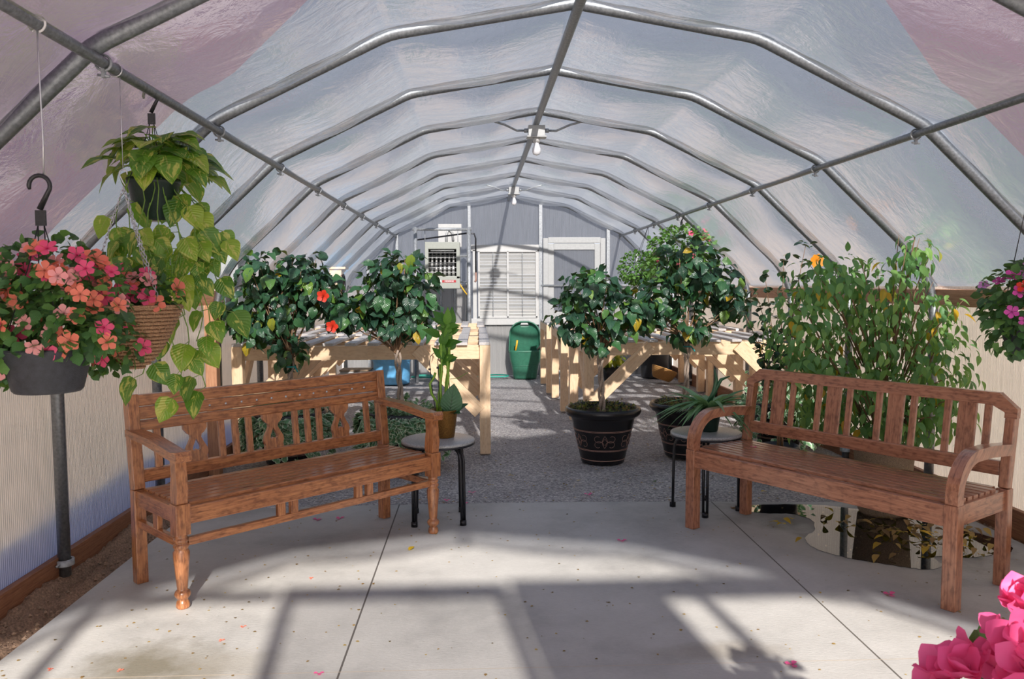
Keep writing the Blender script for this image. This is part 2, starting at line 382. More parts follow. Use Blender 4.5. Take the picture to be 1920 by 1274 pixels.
# ================================================================== THE SETTING
CX = .483; Y0 = -.40; Y1 = 12.6; HW = 2.55                  # ridge x, front and back ends, hoop half width
HOOPS = [4.007+1.22*i for i in range(-3, 8)]
def hoop_side():                                             # (dx, z) from ridge to foot
    P = [(0,2.81), (.906,2.654), (1.76,2.235), (2.33,1.70)]
    for k in range(1, 7):                                    # rounded shoulder
        t = k/6; a = (1-t)**2; b = 2*t*(1-t); c = t*t
        P.append((2.33*a+2.53*b+HW*c, 1.70*a+1.52*b+1.22*c))
    return P+[(HW, .0)]
SIDE = hoop_side()
def smooth_side(P, r=.05):                                   # small bend radius at the knees
    out = [P[0]]
    for i in range(1, len(P)-1):
        a, b, c = Vector(P[i-1]), Vector(P[i]), Vector(P[i+1])
        if i in (1, 2, 3):
            da = (a-b).normalized()*r; dc = (c-b).normalized()*r
            out += [tuple(b+da), tuple(b+(da+dc)*.27), tuple(b+dc)]
        else: out.append(P[i])
    return out+[P[-1]]
SS = smooth_side(SIDE)

# ground outside and floor
S('ground_outside', MB().add([(-40,-40,-.12),(40,-40,-.12),(40,50,-.12),(-40,50,-.12)], [(0,1,2,3)]), plain('tan_ground', (.52,.44,.36), .9, 0, .2, .4))
m, t, out = newmat('gravel'); n = N(t); ob = n('TexCoord').outputs['Object']
v1 = n('TexVoronoi', {'Vector': ob, 'Scale': 85.0, 'Randomness': 1.0}); v2 = n('TexVoronoi', {'Vector': ob, 'Scale': 34.0})
n1 = n('TexNoise', {'Vector': ob, 'Scale': 2.2, 'Detail': 5.0}).outputs['Fac']
sx = n('SeparateXYZ', {0: v1.outputs['Color']}).outputs[0]
c1 = ramp(n, sx, [(0,(.24,.23,.24)), (.5,(.44,.43,.44)), (.85,(.58,.56,.56)), (1,(.78,.76,.74))])
c1 = mixc(n, .6, c1, ramp(n, n1, [(.3,(.62,.60,.60)), (.7,(1,1,1))]), 'MULTIPLY')
hsum = n('Math', {0: v1.outputs['Distance'], 1: v2.outputs['Distance']}, operation='ADD').outputs[0]
b = n('BsdfPrincipled', {'Base Color': c1, 'Roughness': .85, 'Normal': n('Bump', {'Strength': .9, 'Distance': .012, 'Height': hsum}).outputs[0]})
t.links.new(b.outputs[0], out.inputs[0]); M['gravel'] = m
def slab_y(x): return 5.17 + .06*math.sin((x+1.2)*.9) - .02*x
def grav(u, v):
    x = -2.11+u*5.19; y = slab_y(x)-.02+(v**1.3)*(Y1-slab_y(x)+.02)
    return (x, y, -.012+.012*math.sin(x*3.1+y*1.7)*math.sin(y*2.3)+rnd.uniform(-.003,.003)+.03*max(0, v-.9))
S('floor', MB().grid(grav, 60, 110), M['gravel'], label='crushed grey gravel floor')
m, t, out = newmat('concrete'); n = N(t); ob = n('TexCoord').outputs['Object']; sx = n('SeparateXYZ', {0: ob})
n1 = n('TexNoise', {'Vector': ob, 'Scale': 1.6, 'Detail': 8.0, 'Roughness': .65}).outputs['Fac']
n2 = n('TexNoise', {'Vector': n('Mapping', {0: ob, 3: (9, 22, 9)}).outputs[0], 'Detail': 6.0, 'Roughness': .7}).outputs['Fac']
n3 = n('TexVoronoi', {'Vector': ob, 'Scale': 14.0}).outputs['Distance']
cc = ramp(n, n1, [(.28,(.31,.31,.31)), (.5,(.45,.45,.445)), (.72,(.53,.53,.525))])
cc = mixc(n, .35, cc, ramp(n, n2, [(.3,(.72,.71,.70)), (.65,(1,1,1))]), 'MULTIPLY')
cc = mixc(n, ramp(n, n3, [(.018, .55), (.03, 0.0)]), cc, (.13,.11,.09))
def stain(cc, x, y, rx, ry, col, amt):
    v = n('Mapping', {0: ob, 1: (-x/rx, -y/ry, 0), 3: (1/rx, 1/ry, 0)}).outputs[0]
    g = n('VectorMath', {0: v}, operation='LENGTH').outputs['Value']
    g = n('Math', {0: g, 1: n('Math', {0: n1, 1: 2.4}, operation='MULTIPLY').outputs[0]}, operation='ADD').outputs[0]
    return mixc(n, ramp(n, n('Math', {0: g, 1: .33}, operation='MULTIPLY').outputs[0], [(.48, amt), (.72, 0.0)]), cc, col)
cc = stain(cc, -1.27, 3.0, .30, .26, (.17,.155,.115), .9)
cc = stain(cc, -.95, 3.02, .2, .14, (.30,.28,.24), .5)
cc = stain(cc, 2.0, 4.75, .55, .45, (.17,.165,.16), .8)
cc = stain(cc, 2.35, 4.3, .6, .55, (.17,.165,.16), .7)
cc = stain(cc, .95, 3.02, .35, .10, (.28,.25,.21), .5)
def joint(cc, axis, at, w, col, amt):
    d = n('Math', {0: n('Math', {0: sx.outputs[axis], 1: -at}, operation='ADD').outputs[0]}, operation='ABSOLUTE').outputs[0]
    return mixc(n, n('Math', {0: n('Math', {0: d, 1: w}, operation='LESS_THAN').outputs[0], 1: amt}, operation='MULTIPLY').outputs[0], cc, col)
cc = joint(cc, 0, -.525, .004, (.05,.04,.035), .85); cc = joint(cc, 0, 1.535, .004, (.06,.05,.04), .85)
cc = joint(cc, 1, 2.93, .003, (.45,.38,.30), .6)
b = n('BsdfPrincipled', {'Base Color': cc, 'Roughness': .6, 'Specular IOR Level': .35, 'Normal': n('Bump', {'Strength': .22, 'Distance': .01, 'Height': n2}).outputs[0]})
t.links.new(b.outputs[0], out.inputs[0]); M['conc'] = m
loop = [(-1.85, Y0), (3.0, Y0)]+[(3.0-4.85*k/24, slab_y(3.0-4.85*k/24)) for k in range(25)]
loop = [(x, y) for x, y in loop]
mb = MB(); nl = len(loop)
mb.add([(x,y,0) for x,y in loop]+[(x,y,-.1) for x,y in loop], [tuple(range(nl))]+[(i,(i+1)%nl,nl+(i+1)%nl,nl+i) for i in range(nl)], None, False)
S('floor', mb, M['conc'], label='poured concrete slab')
M['soil'] = plain('brown_soil', (.42,.27,.18), .95, 0, .45, 22, 1.0, 70)
for x0, x1 in ((-2.13, -1.83), (2.98, 3.10)):
    def so(u, v, x0=x0, x1=x1):
        R = random.Random(int(u*999)*7919+int(v*99999))
        return (x0+u*(x1-x0), Y0+v*(5.6-Y0), -.03+R.uniform(-.012,.016)+.02*math.sin(v*37+u*5)*math.sin(u*6)+(.028 if (x0<0)==(u<.35) else 0)-(.02 if (x0<0)==(u>.9) else 0))
    S('floor', MB().grid(so, 14, 240), M['soil'], label='bare brown soil strip beside the slab')

# film roof: inflated film sagging inwards between the hoops
prof = []
dense = []
for i in range(len(SS)-2):
    a, b_ = SS[i], SS[i+1]; L = math.dist(a, b_); k = max(1, int(L/.09))
    for j in range(k): dense.append((a[0]+(b_[0]-a[0])*j/k, a[1]+(b_[1]-a[1])*j/k))
dense = [p for p in dense if p[1] > 1.42]; dense.append((HW-.005, 1.40))
full = [(-x, z) for x, z in reversed(dense)]+dense[1:]
nf = len(full); nrm = []
for i in range(nf):
    a, b_ = full[max(i-1,0)], full[min(i+1,nf-1)]; tx, tz = b_[0]-a[0], b_[1]-a[1]; l = math.hypot(tx, tz); nrm.append((-tz/l, tx/l))
def roof_shell(off, sag, ys, ycut=None):
    V = []; F = []
    for j, y in enumerate(ys):
        for i, (x, z) in enumerate(full):
            yy = y if ycut is None else y0c+(ycut(i)-y0c)*(j/(len(ys)-1))
            t_ = ((yy-HOOPS[0])/1.22) % 1.0
            kn = min(abs(abs(x)-.906), abs(abs(x)-1.76), abs(x)); kf = .62+.38*min(1, kn/.35)
            R = math.sin(i*1.7+j*.3)*.002
            edge = 1 if i not in (0, nf-1) else .3
            s_ = sag*(1-abs(2*t_-1)**4.5)*kf*edge + (R if sag else 0)
            V.append((CX+x+nrm[i][0]*(off-s_)*(1 if nrm[i][1]>-9 else 1), yy, z+nrm[i][1]*(off-s_)))
    for j in range(len(ys)-1):
        for i in range(nf-1):
            a = j*nf+i; F.append((a, a+1, a+nf+1, a+nf))
    return MB().add(V, F)
ys = []
y = Y0
allh = [Y0]+HOOPS+[Y1]
for a, b_ in zip(allh, allh[1:]):
    k = max(2, int((b_-a)/.085)); ys += [a+(b_-a)*j/k for j in range(k)]
ys.append(Y1)
S('ceiling', roof_shell(.034, .125, ys), M['film'], label='translucent white film roof')
y0c = Y0
def cut(i):
    x = full[i][0]; a = abs(x)/2.6
    return min(3.72, 2.35+2.15*a) if x > 0 else min(3.80, 2.40+2.3*a)
mcl, tcl, outc = newmat('added_mauve_shade'); n = N(tcl)  # added sheet, cut to give the roof its mauve shaded zone
tl = n('BsdfTranslucent', {'Color': (.42,.31,.37,1)}); df = n('BsdfDiffuse', {'Color': (.55,.36,.44,1)})
tcl.links.new(n('MixShader', {0: .35, 1: tl.outputs[0], 2: df.outputs[0]}).outputs[0], outc.inputs[0])
shade = S('trim_1', roof_shell(.075, 0, list(range(10)), cut), mcl, label='added mauve sheet shading the front of the film roof')

# side walls: ribbed polycarbonate, base boards, rails
for sd, xw in (('left', CX-HW-.065), ('right', CX+HW+.065)):
    S('wall_'+sd, MB().box((xw, (Y0+Y1)/2, .69), (.008, Y1-Y0, 1.46)), M['poly_side'], label='ribbed translucent polycarbonate side wall')
    xi = xw+(.032 if sd == 'left' else -.032)
    S('baseboard_'+sd, MB().box((xi, (Y0+Y1)/2, .02 if sd == 'left' else .05), (.036, Y1-Y0, .16 if sd=='left' else .20)), M['redwood'], .003, label='redwood base board')
    S('trim_2' if sd == 'left' else 'trim_3', MB().box((xw+(.027 if sd=='left' else -.027), (Y0+Y1)/2, 1.345), (.036, Y1-Y0, .11)), M['redwood_rail'], .003, label='redwood rail along the side wall')
ms, ts, os_ = newmat('added_blue_tint'); n = N(ts)  # added outside sheet, colours the light at the foot of the left wall
ts.links.new(n('MixShader', {0: .25, 1: n('BsdfTranslucent', {'Color': (.26,.42,1.0,1)}).outputs[0], 2: n('BsdfDiffuse', {'Color': (.18,.30,.80,1)}).outputs[0]}).outputs[0], os_.inputs[0])
S('trim_21', MB().grid(lambda u, v: (CX-HW-.12-.02*math.sin(u*60), .5+u*8, -.08+v*(.37+.03*math.sin(u*13))), 120, 4), ms, label='added blue sheet outside the left wall that tints its foot')
# back wall
def prof_fn(x):
    d = abs(x-CX); xs = [p[0] for p in SIDE]; zs = [p[1] for p in SIDE]
    for i in range(len(xs)-1):
        if xs[i] <= d <= xs[i+1] and xs[i+1] > xs[i]: return zs[i]+(zs[i+1]-zs[i])*(d-xs[i])/(xs[i+1]-xs[i])
    return 1.2
def gable(y, openings, th=.01):
    xs = [CX+(-HW+.0)+2*HW*k/60 for k in range(61)]
    poly = [(CX-HW, 0)]+[(x, prof_fn(x)+.02) for x in xs]+[(CX+HW, 0)]
    loops = [poly]+[[(a,c),(b,c),(b,d),(a,d)] for a,b,c,d in openings]
    return fill_outline(loops, th, lambda c: (c.x, y+c.z, c.y))
V, F, G = gable(Y1+.03, [(.02,.92,.93,1.96), (1.03,1.98,.03,2.14), (CX-HW-.2,CX+HW+.2,-.1,1.38)] if 0 else [(.02,.92,.93,1.96), (1.03,1.98,.03,2.14)])
S('wall_back', MB().add(V, F, None, False), M['poly_back'], label='ribbed grey polycarbonate end wall')
lw_ = MB()
for xa, xb, za, zb in ((CX-HW, -.15, 0, 1.40), (-.11, .96, 0, .82), (2.06, CX+HW, 0, 1.40)): lw_.box(((xa+xb)/2, Y1+.018, (za+zb)/2), (xb-xa, .006, zb-za))
S('trim_22', lw_, M['poly_low'], label='added whiter sheets along the foot of the end wall, for the brightness outside')
V, F, G = gable(Y0, [(-.36,.55,.02,2.33)])
S('wall_front', MB().add(V, F, None, False), M['poly_front'], label='clear polycarbonate end wall around the doorway')
fr = MB()
fr.box((.095, Y0, 2.375), (5.0 if 0 else 1.05, .05, .09))
for x in (-.40, .59): fr.box((x, Y0, 1.17), (.06, .05, 2.36))
fr.box((1.75, Y0, 2.37), (2.2, .05, .14)); fr.box((-1.3, Y0, 2.37), (1.7, .05, .05))
for x, h in ((1.5, 2.45), (-1.25, 2.3)): fr.box((x, Y0, h/2), (.06, .05, h))
S('trim_20', MB().box((.98, Y0+.01, 1.19), (.70, .02, 2.38)), M['alu'], label='added opaque blocker beside the front doorway, shading the floor')  # added out of view, blocks sun to darken the floor right of the patch
S('door_1', fr, M['alu'], label='open doorway frame in the front end wall')
pn = S('added_door_pane', MB().box((.095, Y0+.01, 1.17), (.93, .006, 2.32)), M['pane'], label='added clear pane in the front doorway that dims the sun patch')  # added out of view, takes the sun patch down to the bands
# back wall framing
k = MB()
k.box((-.13, Y1-.02, 1.37), (.045, .04, 2.74)); S('trim_4', k, M['steel_dull'], label='galvanised upright of the end wall, left of the louvres')
k = MB(); k.box((.98, Y1-.02, 1.36), (.05, .045, 2.72)); S('trim_5', k, M['steel_dull'], label='galvanised upright of the end wall, beside the door')
k = MB(); k.box((2.04, Y1-.02, 1.15), (.05, .045, 2.30)); S('trim_6', k, M['steel_dull'], label='galvanised upright at the hinge side of the door')
k = MB(); k.box((-1.25, Y1-.02, 1.12), (.04, .04, 2.25)); S('trim_7', k, M['steel_dull'], label='galvanised upright left of the heater')
k = MB(); k.box((.43, Y1-.01, .86), (1.1, .05, .10)); k.box((.43, Y1, 2.01), (1.12, .05, .10)); k.box((-.05, Y1, 1.43), (.06,.05,1.1)); k.box((.945, Y1, 1.43), (.05,.05,1.1))
S('trim_8', k, M['alu_w'], .003, label='white frame around the louvres')
for i, x in enumerate((-.58, -.36)): S('trim_%d' % (9+i), MB().box((x, Y1-.0, .7), (.03, .03, 1.4)), M['steel_dull'], label='thin end wall rib under the heater')
k = MB()
for a, b_ in ((( -2.05), -.13), (.98, 3.02)):
    k.tube([(a, Y1-.03, 1.42), (b_, Y1-.03, 1.42)], .018, 8)
S('trim_11', k, M['steel_dull'], label='horizontal pipe of the end wall')
for i, x in enumerate((-1.7, 2.5)):
    S('trim_%d' % (12+i), MB().box((x, Y1-.01, (prof_fn(x))/2), (.04, .03, prof_fn(x)-.02)), M['steel_dull'], label='outer upright of the end wall')
# door
d = MB(); d.box((1.06, Y1, 1.09), (.08, .06, 2.14)); d.box((1.96, Y1, 1.09), (.08, .06, 2.14)); d.box((1.51, Y1-.004, 2.13), (.82, .06, .09)); d.box((1.51, Y1-.02, .03), (.98,.06,.05))
dr = S('door_2', d, M['alu'], .004, label='grey aluminium door frame in the end wall')
p = MB(); y = Y1+.005
for x in (1.145, 1.875): p.box((x, y, 1.07), (.09, .04, 2.0))
for z in (2.03, .98, .12): p.box((1.51, y, z), (.64, .04, .10))
O('door_leaf', p, M['alu'], dr, .004)
O('pane', MB().box((1.51, y, 1.50), (.64, .006, .96)), M['poly_back'], dr)
O('lower_panel', MB().box((1.51, y, .55), (.64, .01, .78)), M['alu_w'], dr)
O('door_handle', MB().box((1.875, y-.04, 1.0), (.03, .06, .14)), M['steel'], dr)
# louvred shutter
sh = T('louvered_shutter', 'white louvered exhaust shutter in the end wall above the green cart', 'shutter', (.465, Y1-.02, .93))
L_ = MB()
for r in range(20):
    z = .03+r*.051; jit = rnd.uniform(-.006,.006)
    for cxx in (-.225, .225):
        L_.box((cxx, .01, z), (.43, .006, .052), Matrix.Rotation(math.radians(28+rnd.uniform(-10,10)), 3, 'X'))
O('louvre_blades', L_, M['alu_w'], sh)
f_ = MB()
for x in (-.45, 0, .45): f_.box((x, .0, .51), (.03, .05, 1.04))
for z in (0, 1.03): f_.box((0, 0, z), (.93, .05, .03))
O('shutter_frame', f_, M['alu_w'], sh, .003)
for x in (-.23, .23): O('link_rod', MB().box((x, -.03, .51), (.010, .008, 1.0)), M['steel'], sh)

# hoops, ridge, purlins
def hoop_pts(y): return [(CX-x, y, z) for x, z in reversed(SS)]+[(CX+x, y, z) for x, z in SS[1:]]
ordn = ['nearest', 'second', 'third', 'fourth', 'fifth', 'sixth', 'seventh', 'eighth', 'ninth', 'tenth', 'rearmost']
hp = None
for i, y in enumerate(HOOPS):
    rr = .030
    if hp is None:
        mbh = MB().tube([(a, 0, c) for a, _, c in hoop_pts(0)], rr, 12); hp = mbh.mesh('roof_hoop'); hp.materials.append(M['steel'])
        ck = MB()
        for sx_ in (-1, 1):
            cxk = CX+sx_*1.745
            ck.tube([(cxk-.012*sx_, .05+.02*math.cos(a), 2.20+.03*math.sin(a)) if 0 else (cxk+.026*math.cos(a), .045, 2.195+.026*math.sin(a)) for a in [2*PI*q/14 for q in range(14)]], .005, 6, closed=True)
            ck.box((cxk+.0, .045, 2.160), (.012,.014,.03)); ck.tube([(cxk-.02, .045, 2.155), (cxk+.02, .045, 2.150)], .005, 6)
        ckm = ck.mesh('purlin_clamp'); ckm.materials.append(M['steel_dull'])
        fm = MB().lathe([(.046,.0),(.046,.03),(.034,.03)], 14, (CX-HW,0,.055)).lathe([(.046,.0),(.046,.03),(.034,.03)], 14, (CX+HW,0,.055)).tube([(CX-HW-.01,0,.07),(CX-HW+.0,-.075,.07)], .006,6).mesh('foot_band'); fm.materials.append(M['steel_dull'])
    h = bpy.data.objects.new('roof_hoop', hp); COL.objects.link(h); h.location = (0, y, 0)
    tag(h, 'galvanised steel roof hoop, %s from the doorway' % ordn[i], 'hoop', 'steel hoops carrying the film roof', 'structure')
    for nm, me in (('purlin_clamp', ckm), ('foot_band', fm)):
        c = bpy.data.objects.new(nm, me); COL.objects.link(c); c.parent = h
def pipe(name, x, z, r, label):
    o = O(name, MB().tube([(x, Y0+.02, z), (x, 4, z), (x, 8, z), (x, Y1-.01, z)], r, 12), M['steel']); tag(o, label, 'pipe', None, 'structure')
pipe('ridge_pipe', CX, 2.752, .026, 'galvanised ridge pipe running down the middle of the roof')
pipe('purlin_pipe', CX-1.745, 2.195, .019, 'left purlin pipe that the hanging baskets hook onto')
pipe('purlin_pipe', CX+1.745, 2.195, .019, 'right purlin pipe running back above the ficus')

# ================================================================== BENCHES
def rot2(a): return Matrix.Rotation(a, 3, 'Z')
def carved_bench():
    a = math.atan2(1.03, 1.06); L = 1.48; D = .46
    t = T('carved_bench', 'carved teak bench with three pierced vase splats and turned front legs, left of the path', 'bench', (-1.33, 3.57, 0), a)
    w = M['teak_l']
    turned = [(0,0),(.027,.0),(.031,.012),(.027,.03),(.021,.04),(.033,.055),(.036,.066),(.031,.078),(.022,.085),(.024,.10),(.029,.16),(.035,.23),(.036,.255),(.028,.27),(.034,.28),(.035,.289),(.026,.298),(.034,.307),(.033,.315),(.026,.322),(.03,.335),(0,.335)]
    for u in (.0, L):
        O('front_leg', MB().lathe(turned, 20, (u, 0, 0)).box((u, 0, .405), (.068, .066, .14)), w, t, .004)
        # curved arm support
        ap = [(-.030,.475),(.030,.475),(.036,.50),(.030,.56),(.022,.60),(.026,.65),(.034,.69),(-.030,.69),(-.028,.64),(-.034,.59),(-.040,.54),(-.032,.50)]
        V, F, G = fill_outline([ap], .05, lambda c, u=u: (u+c.z, c.x+.005, c.y)); O('arm_support', MB().add(V, F, G, False), w, t, .004)
        O('rear_leg', MB().beam((u, D, 0), (u, D, .46), .055, .055, (1,0,0)), w, t, .004)
        O('back_post', MB().beam((u, D, .46), (u, D+.05, .915), .055, .055, (1,0,0)), w, t, .004)
        arm = [(-.055,.695),(-.05,.665),(.05,.675),(.28,.705),(.50,.715),(.50,.75),(.25,.74),(.0,.708),(-.045,.715)]
        V, F, G = fill_outline([arm], .072, lambda c, u=u: (u+c.z, c.x, c.y)); O('armrest', MB().add(V, F, [(g[1], g[0], g[2]) for g in G], False), w, t, .005)
        O('side_rail', MB().beam((u, .03, .42), (u, D, .42), .035, .075), w, t, .003)
        O('side_stretcher', MB().beam((u, .03, .295), (u, D, .295), .028, .038).box((u, .24, .345), (.026, .05, .07)), w, t, .003)
    O('front_rail', MB().beam((.03, -.004, .418), (L-.03, -.004, .418), .036, .078), w, t, .004)
    st = MB().beam((.03, 0, .298), (L-.03, 0, .298), .028, .036)
    for c in (.36, .67):
        for q in (-.035, .035): st.box((c*L+q, 0, .348), (.042, .026, .065))
    O('front_stretcher', st, w, t, .003)
    se = MB()
    for k in range(7): se.box((L/2, .035+k*.062, .463-.001*k), (L-.03 if k else L-.09, .043, .020))
    O('seat', se, w, t, .003)
    O('seat_bearer', MB().box((L/2, .23, .437), (.05, .40, .03)).box((.4, .23, .437), (.04,.40,.03)).box((1.08, .23, .437), (.04,.40,.03)), w, t)
    def by(z): return D+.05*(z-.46)/.455
    top = MB()
    for z0, z1, th in ((.855,.915,.040), (.79,.855,.030), (.735,.79,.036)):
        zc = (z0+z1)/2; top.box((L/2, by(zc), zc), (L-.05, th, z1-z0-.004))
    tr_ = O('top_rail', top, w, t, .005)
    for k in range(15):
        u = .12+k*(L-.24)/14; sd = MB().lathe([(0,.006),(.005,.004),(.007,0)], 8)
        sd.v = [(u+x, by(.822)-.015-z, .822+y_) for x, y_, z in sd.v]; O('brass_stud', sd, M['wire'], tr_)
    O('lower_back_rail', MB().box((L/2, by(.52), .52), (L-.05, .034, .062)), w, t, .004)
    half = [(.062,.19),(.060,.165),(.045,.145),(.030,.135),(.027,.12),(.036,.10),(.056,.065),(.060,.045),(.052,.022),(.055,0)]
    outl = [(x, y) for x, y in half]+[(-x, y) for x, y in reversed(half)]
    heart = [(0,.115),(.010,.095),(.020,.075),(.022,.062),(.014,.053),(.006,.056),(0,.062),(-.006,.056),(-.014,.053),(-.022,.062),(-.020,.075),(-.010,.095)]
    for c in (.205, .50, .795):
        V, F, G = fill_outline([outl, heart], .020, lambda q, c=c: (c*L+q.x, by(.548+q.y)+q.z, .548+q.y)); O('pierced_splat', MB().add(V, F, G, False), w, t, .002)
    for c in (.075, .30, .352, .405, .595, .648, .70, .925):
        O('baluster', MB().beam((c*L, by(.548), .548), (c*L, by(.74), .74), .020, .034, (1,0,0)), w, t, .003)
carved_bench()

def slat_bench():
    a = math.atan2(-1.24, .82); L = 1.487; D = .49
    t = T('slatted_bench', 'red-brown wooden bench with curved arms and flat back slats, right of the path', 'bench', (1.26, 4.62, 0), a)
    w = M['teak_r']
    for u in (0, L):
        O('front_leg', MB().box((u, 0, .235), (.062, .062, .47)), w, t, .004)
        O('rear_leg', MB().beam((u, D, 0), (u, D, .47), .055, .055, (1,0,0)), w, t, .004)
        O('back_post', MB().beam((u, D, .47), (u, D+.06, .845), .050, .045, (1,0,0)), w, t, .004)
        # bent arm: rises from the leg and curves back
        c_ = []; R_ = .17
        c_.append((0, .47))
        for k in range(0, 11):
            q = PI-k*PI/2/10; c_.append((R_+R_*math.cos(q), .505+R_*.98*math.sin(q)))
        c_ += [(.30,.672), (.40,.664), (.505,.655)]
        outer = []; inner = []
        for i, (yv, zv) in enumerate(c_):
            p0, p1 = c_[max(i-1,0)], c_[min(i+1,len(c_)-1)]; dx, dz = p1[0]-p0[0], p1[1]-p0[1]; l = math.hypot(dx, dz)
            nx, nz = -dz/l, dx/l; outer.append((yv+nx*.027, zv+nz*.027)); inner.append((yv-nx*.027, zv-nz*.027))
        V, F, G = fill_outline([outer+inner[::-1]], .055, lambda c, u=u: (u+c.z, c.x, c.y)); O('armrest', MB().add(V, F, [(g[1]*.6+g[0]*.6, (g[1]-g[0])*.35, g[2]) for g in G], False), w, t, .005)
        O('side_rail', MB().beam((u, .03, .417), (u, D, .417), .032, .095), w, t, .003)
    O('front_rail', MB().beam((.03, -.006, .417), (L-.03, -.006, .417), .034, .097), w, t, .004)
    O('rear_rail', MB().beam((.03, D, .425), (L-.03, D, .425), .030, .07), w, t, .003)
    se = MB()
    for k in range(8): se.box((L/2, .035+k*.058, .474-.001*k), (L-.06 if k in (0,7) else L-.004, .041, .020))
    O('seat', se, w, t, .003)
    def by(z): return D+.06*(z-.47)/.44
    c = .085
    outl = [(-.03,.80),(-.03,.845),(-.03+c,.915),(L+.03-c,.915),(L+.03,.845),(L+.03,.80),(L-.025,.80),(L-.025,.825),(L-.085,.855),(.085,.855),(.025,.825),(.025,.80)]
    V, F, G = fill_outline([outl], .036, lambda q: (q.x, by(q.y)+q.z, q.y)); O('top_rail', MB().add(V, F, [(g[1], g[0], g[2]) for g in G], False), w, t, .004)
    O('lower_back_rail', MB().box((L/2, by(.56), .56), (L-.05, .032, .07)), w, t, .004)
    for g in range(4):
        cu = L*(.135+g*.2435)
        for q, wd in ((-.095,.034),(0,.088),(.095,.034)):
            O('back_slat', MB().beam((cu+q, by(.59), .59), (cu+q, by(.86), .86), .016, wd, (1,0,0)), w, t, .003)
slat_bench()

# ================================================================== SIDE TABLES
def side_table(x, y, rz, label):
    t = T('side_table', label, 'side table', (x, y, 0), rz, 'round stone-topped side tables')
    O('table_top', MB().lathe([(0,.478),(.212,.478),(.222,.482),(.225,.49),(.222,.498),(.212,.502),(0,.502)], 48), M['stone'], t)
    O('rim_band', MB().lathe([(.200,.470),(.223,.470),(.226,.474),(.224,.482),(.200,.482)], 48), M['iron'], t)
    for k in range(4):
        q = PI/4+k*PI/2; c, s = math.cos(q), math.sin(q)
        for off in (-.013, .013):
            pts = [(.05,.465)]+[(.13+.07*math.sin(w_*PI/2), .38+.085*math.cos(w_*PI/2)) for w_ in (0,.2,.4,.6,.8,1)]+[(.203,.2),(.205,.0)]
            if off < 0: O('leg', MB().tube([(c*r-s*off*(1 if z > .1 else .8), s*r+c*off*(1 if z > .1 else .8), z) for r, z in pts], .0085, 8).tube([(c*r+s*off, s*r-c*off, z) for r, z in pts], .0085, 8).lathe([(.0,0),(.02,0),(.02,.03),(0,.03)], 10, (c*.205, s*.205, 0)), M['iron'], t)
side_table(-.25, 4.88, .05, 'round stone-topped side table beside the carved bench, with the bronze bamboo pot on it')
side_table(1.45, 5.02, .5, 'round stone-topped side table beside the slatted bench, with the spider plant on it')

# ================================================================== SLATTED LUMBER TABLES
def grow_table(x0, x1, y0, dp, H, label, rev=False, ends=2):
    t = T('potting_table', label, 'plant table', (x0, y0, 0), 0, 'fir lumber potting tables with open slat tops')
    w = M['fir']; Wd = x1-x0; zt = H-.025
    sl = MB(); ns = int(Wd/.195)
    for k in range(ns+1):
        xx = .05+k*(Wd-.10)/ns; sl.box((xx, dp/2, H-.0125), (.09, dp, .025))
    O('slatted_top', sl, M['fir_top'], t, .003)
    fr = MB().box((Wd/2, .055, zt-.06), (Wd-.18, .04, .12)).box((Wd/2, dp-.055, zt-.06), (Wd-.18, .04, .12)).box((Wd/2, dp/2, zt-.05), (Wd-.1,.04,.10))
    fr.box((.02, dp/2, zt-.05), (.04, dp-.14, .10)).box((Wd-.02, dp/2, zt-.05), (.04, dp-.14, .10))
    O('frame', fr, w, t, .003)
    for xx in (.045, Wd-.045):
        for yy in (.05, dp-.05):
            O('leg', MB().box((xx, yy, zt/2), (.09, .09, zt)), w, t, .004)
    for yy in (.02, dp-.02):
        for s_ in (0, 1):
            xa = .09 if s_ == 0 else Wd-.09; xb = .62 if s_ == 0 else Wd-.62
            O('brace', MB().beam((xa, yy+.06*(1 if yy<dp/2 else -1)*0, .36), (xb, yy, zt-.03), .038, .12, (0,1,0) if 0 else (0,0,1)), w, t, .003)
    for xx in (.03, Wd-.03):
        O('brace', MB().beam((xx, .10, .40), (xx, .55, zt-.06), .038, .09), w, t, .003)
    return t
grow_table(-2.06, .10, 6.76, 1.25, .955, 'slat-topped lumber table on the left, nearest the carved bench')
grow_table(-2.06, .10, 8.45, 1.25, .93, 'slat-topped lumber table on the left, between two other tables')
grow_table(-2.06, .08, 10.1, 1.1, .93, 'slat-topped lumber table on the left, nearest the heater')
grow_table(.97, 3.02, 7.3, 1.25, .93, 'slat-topped lumber table on the right, nearest the slatted bench')
grow_table(.93, 3.02, 9.0, 1.2, .93, 'slat-topped lumber table on the right, between two other tables')
grow_table(.90, 3.02, 10.55, 1.1, .93, 'slat-topped lumber table on the right, nearest the door')

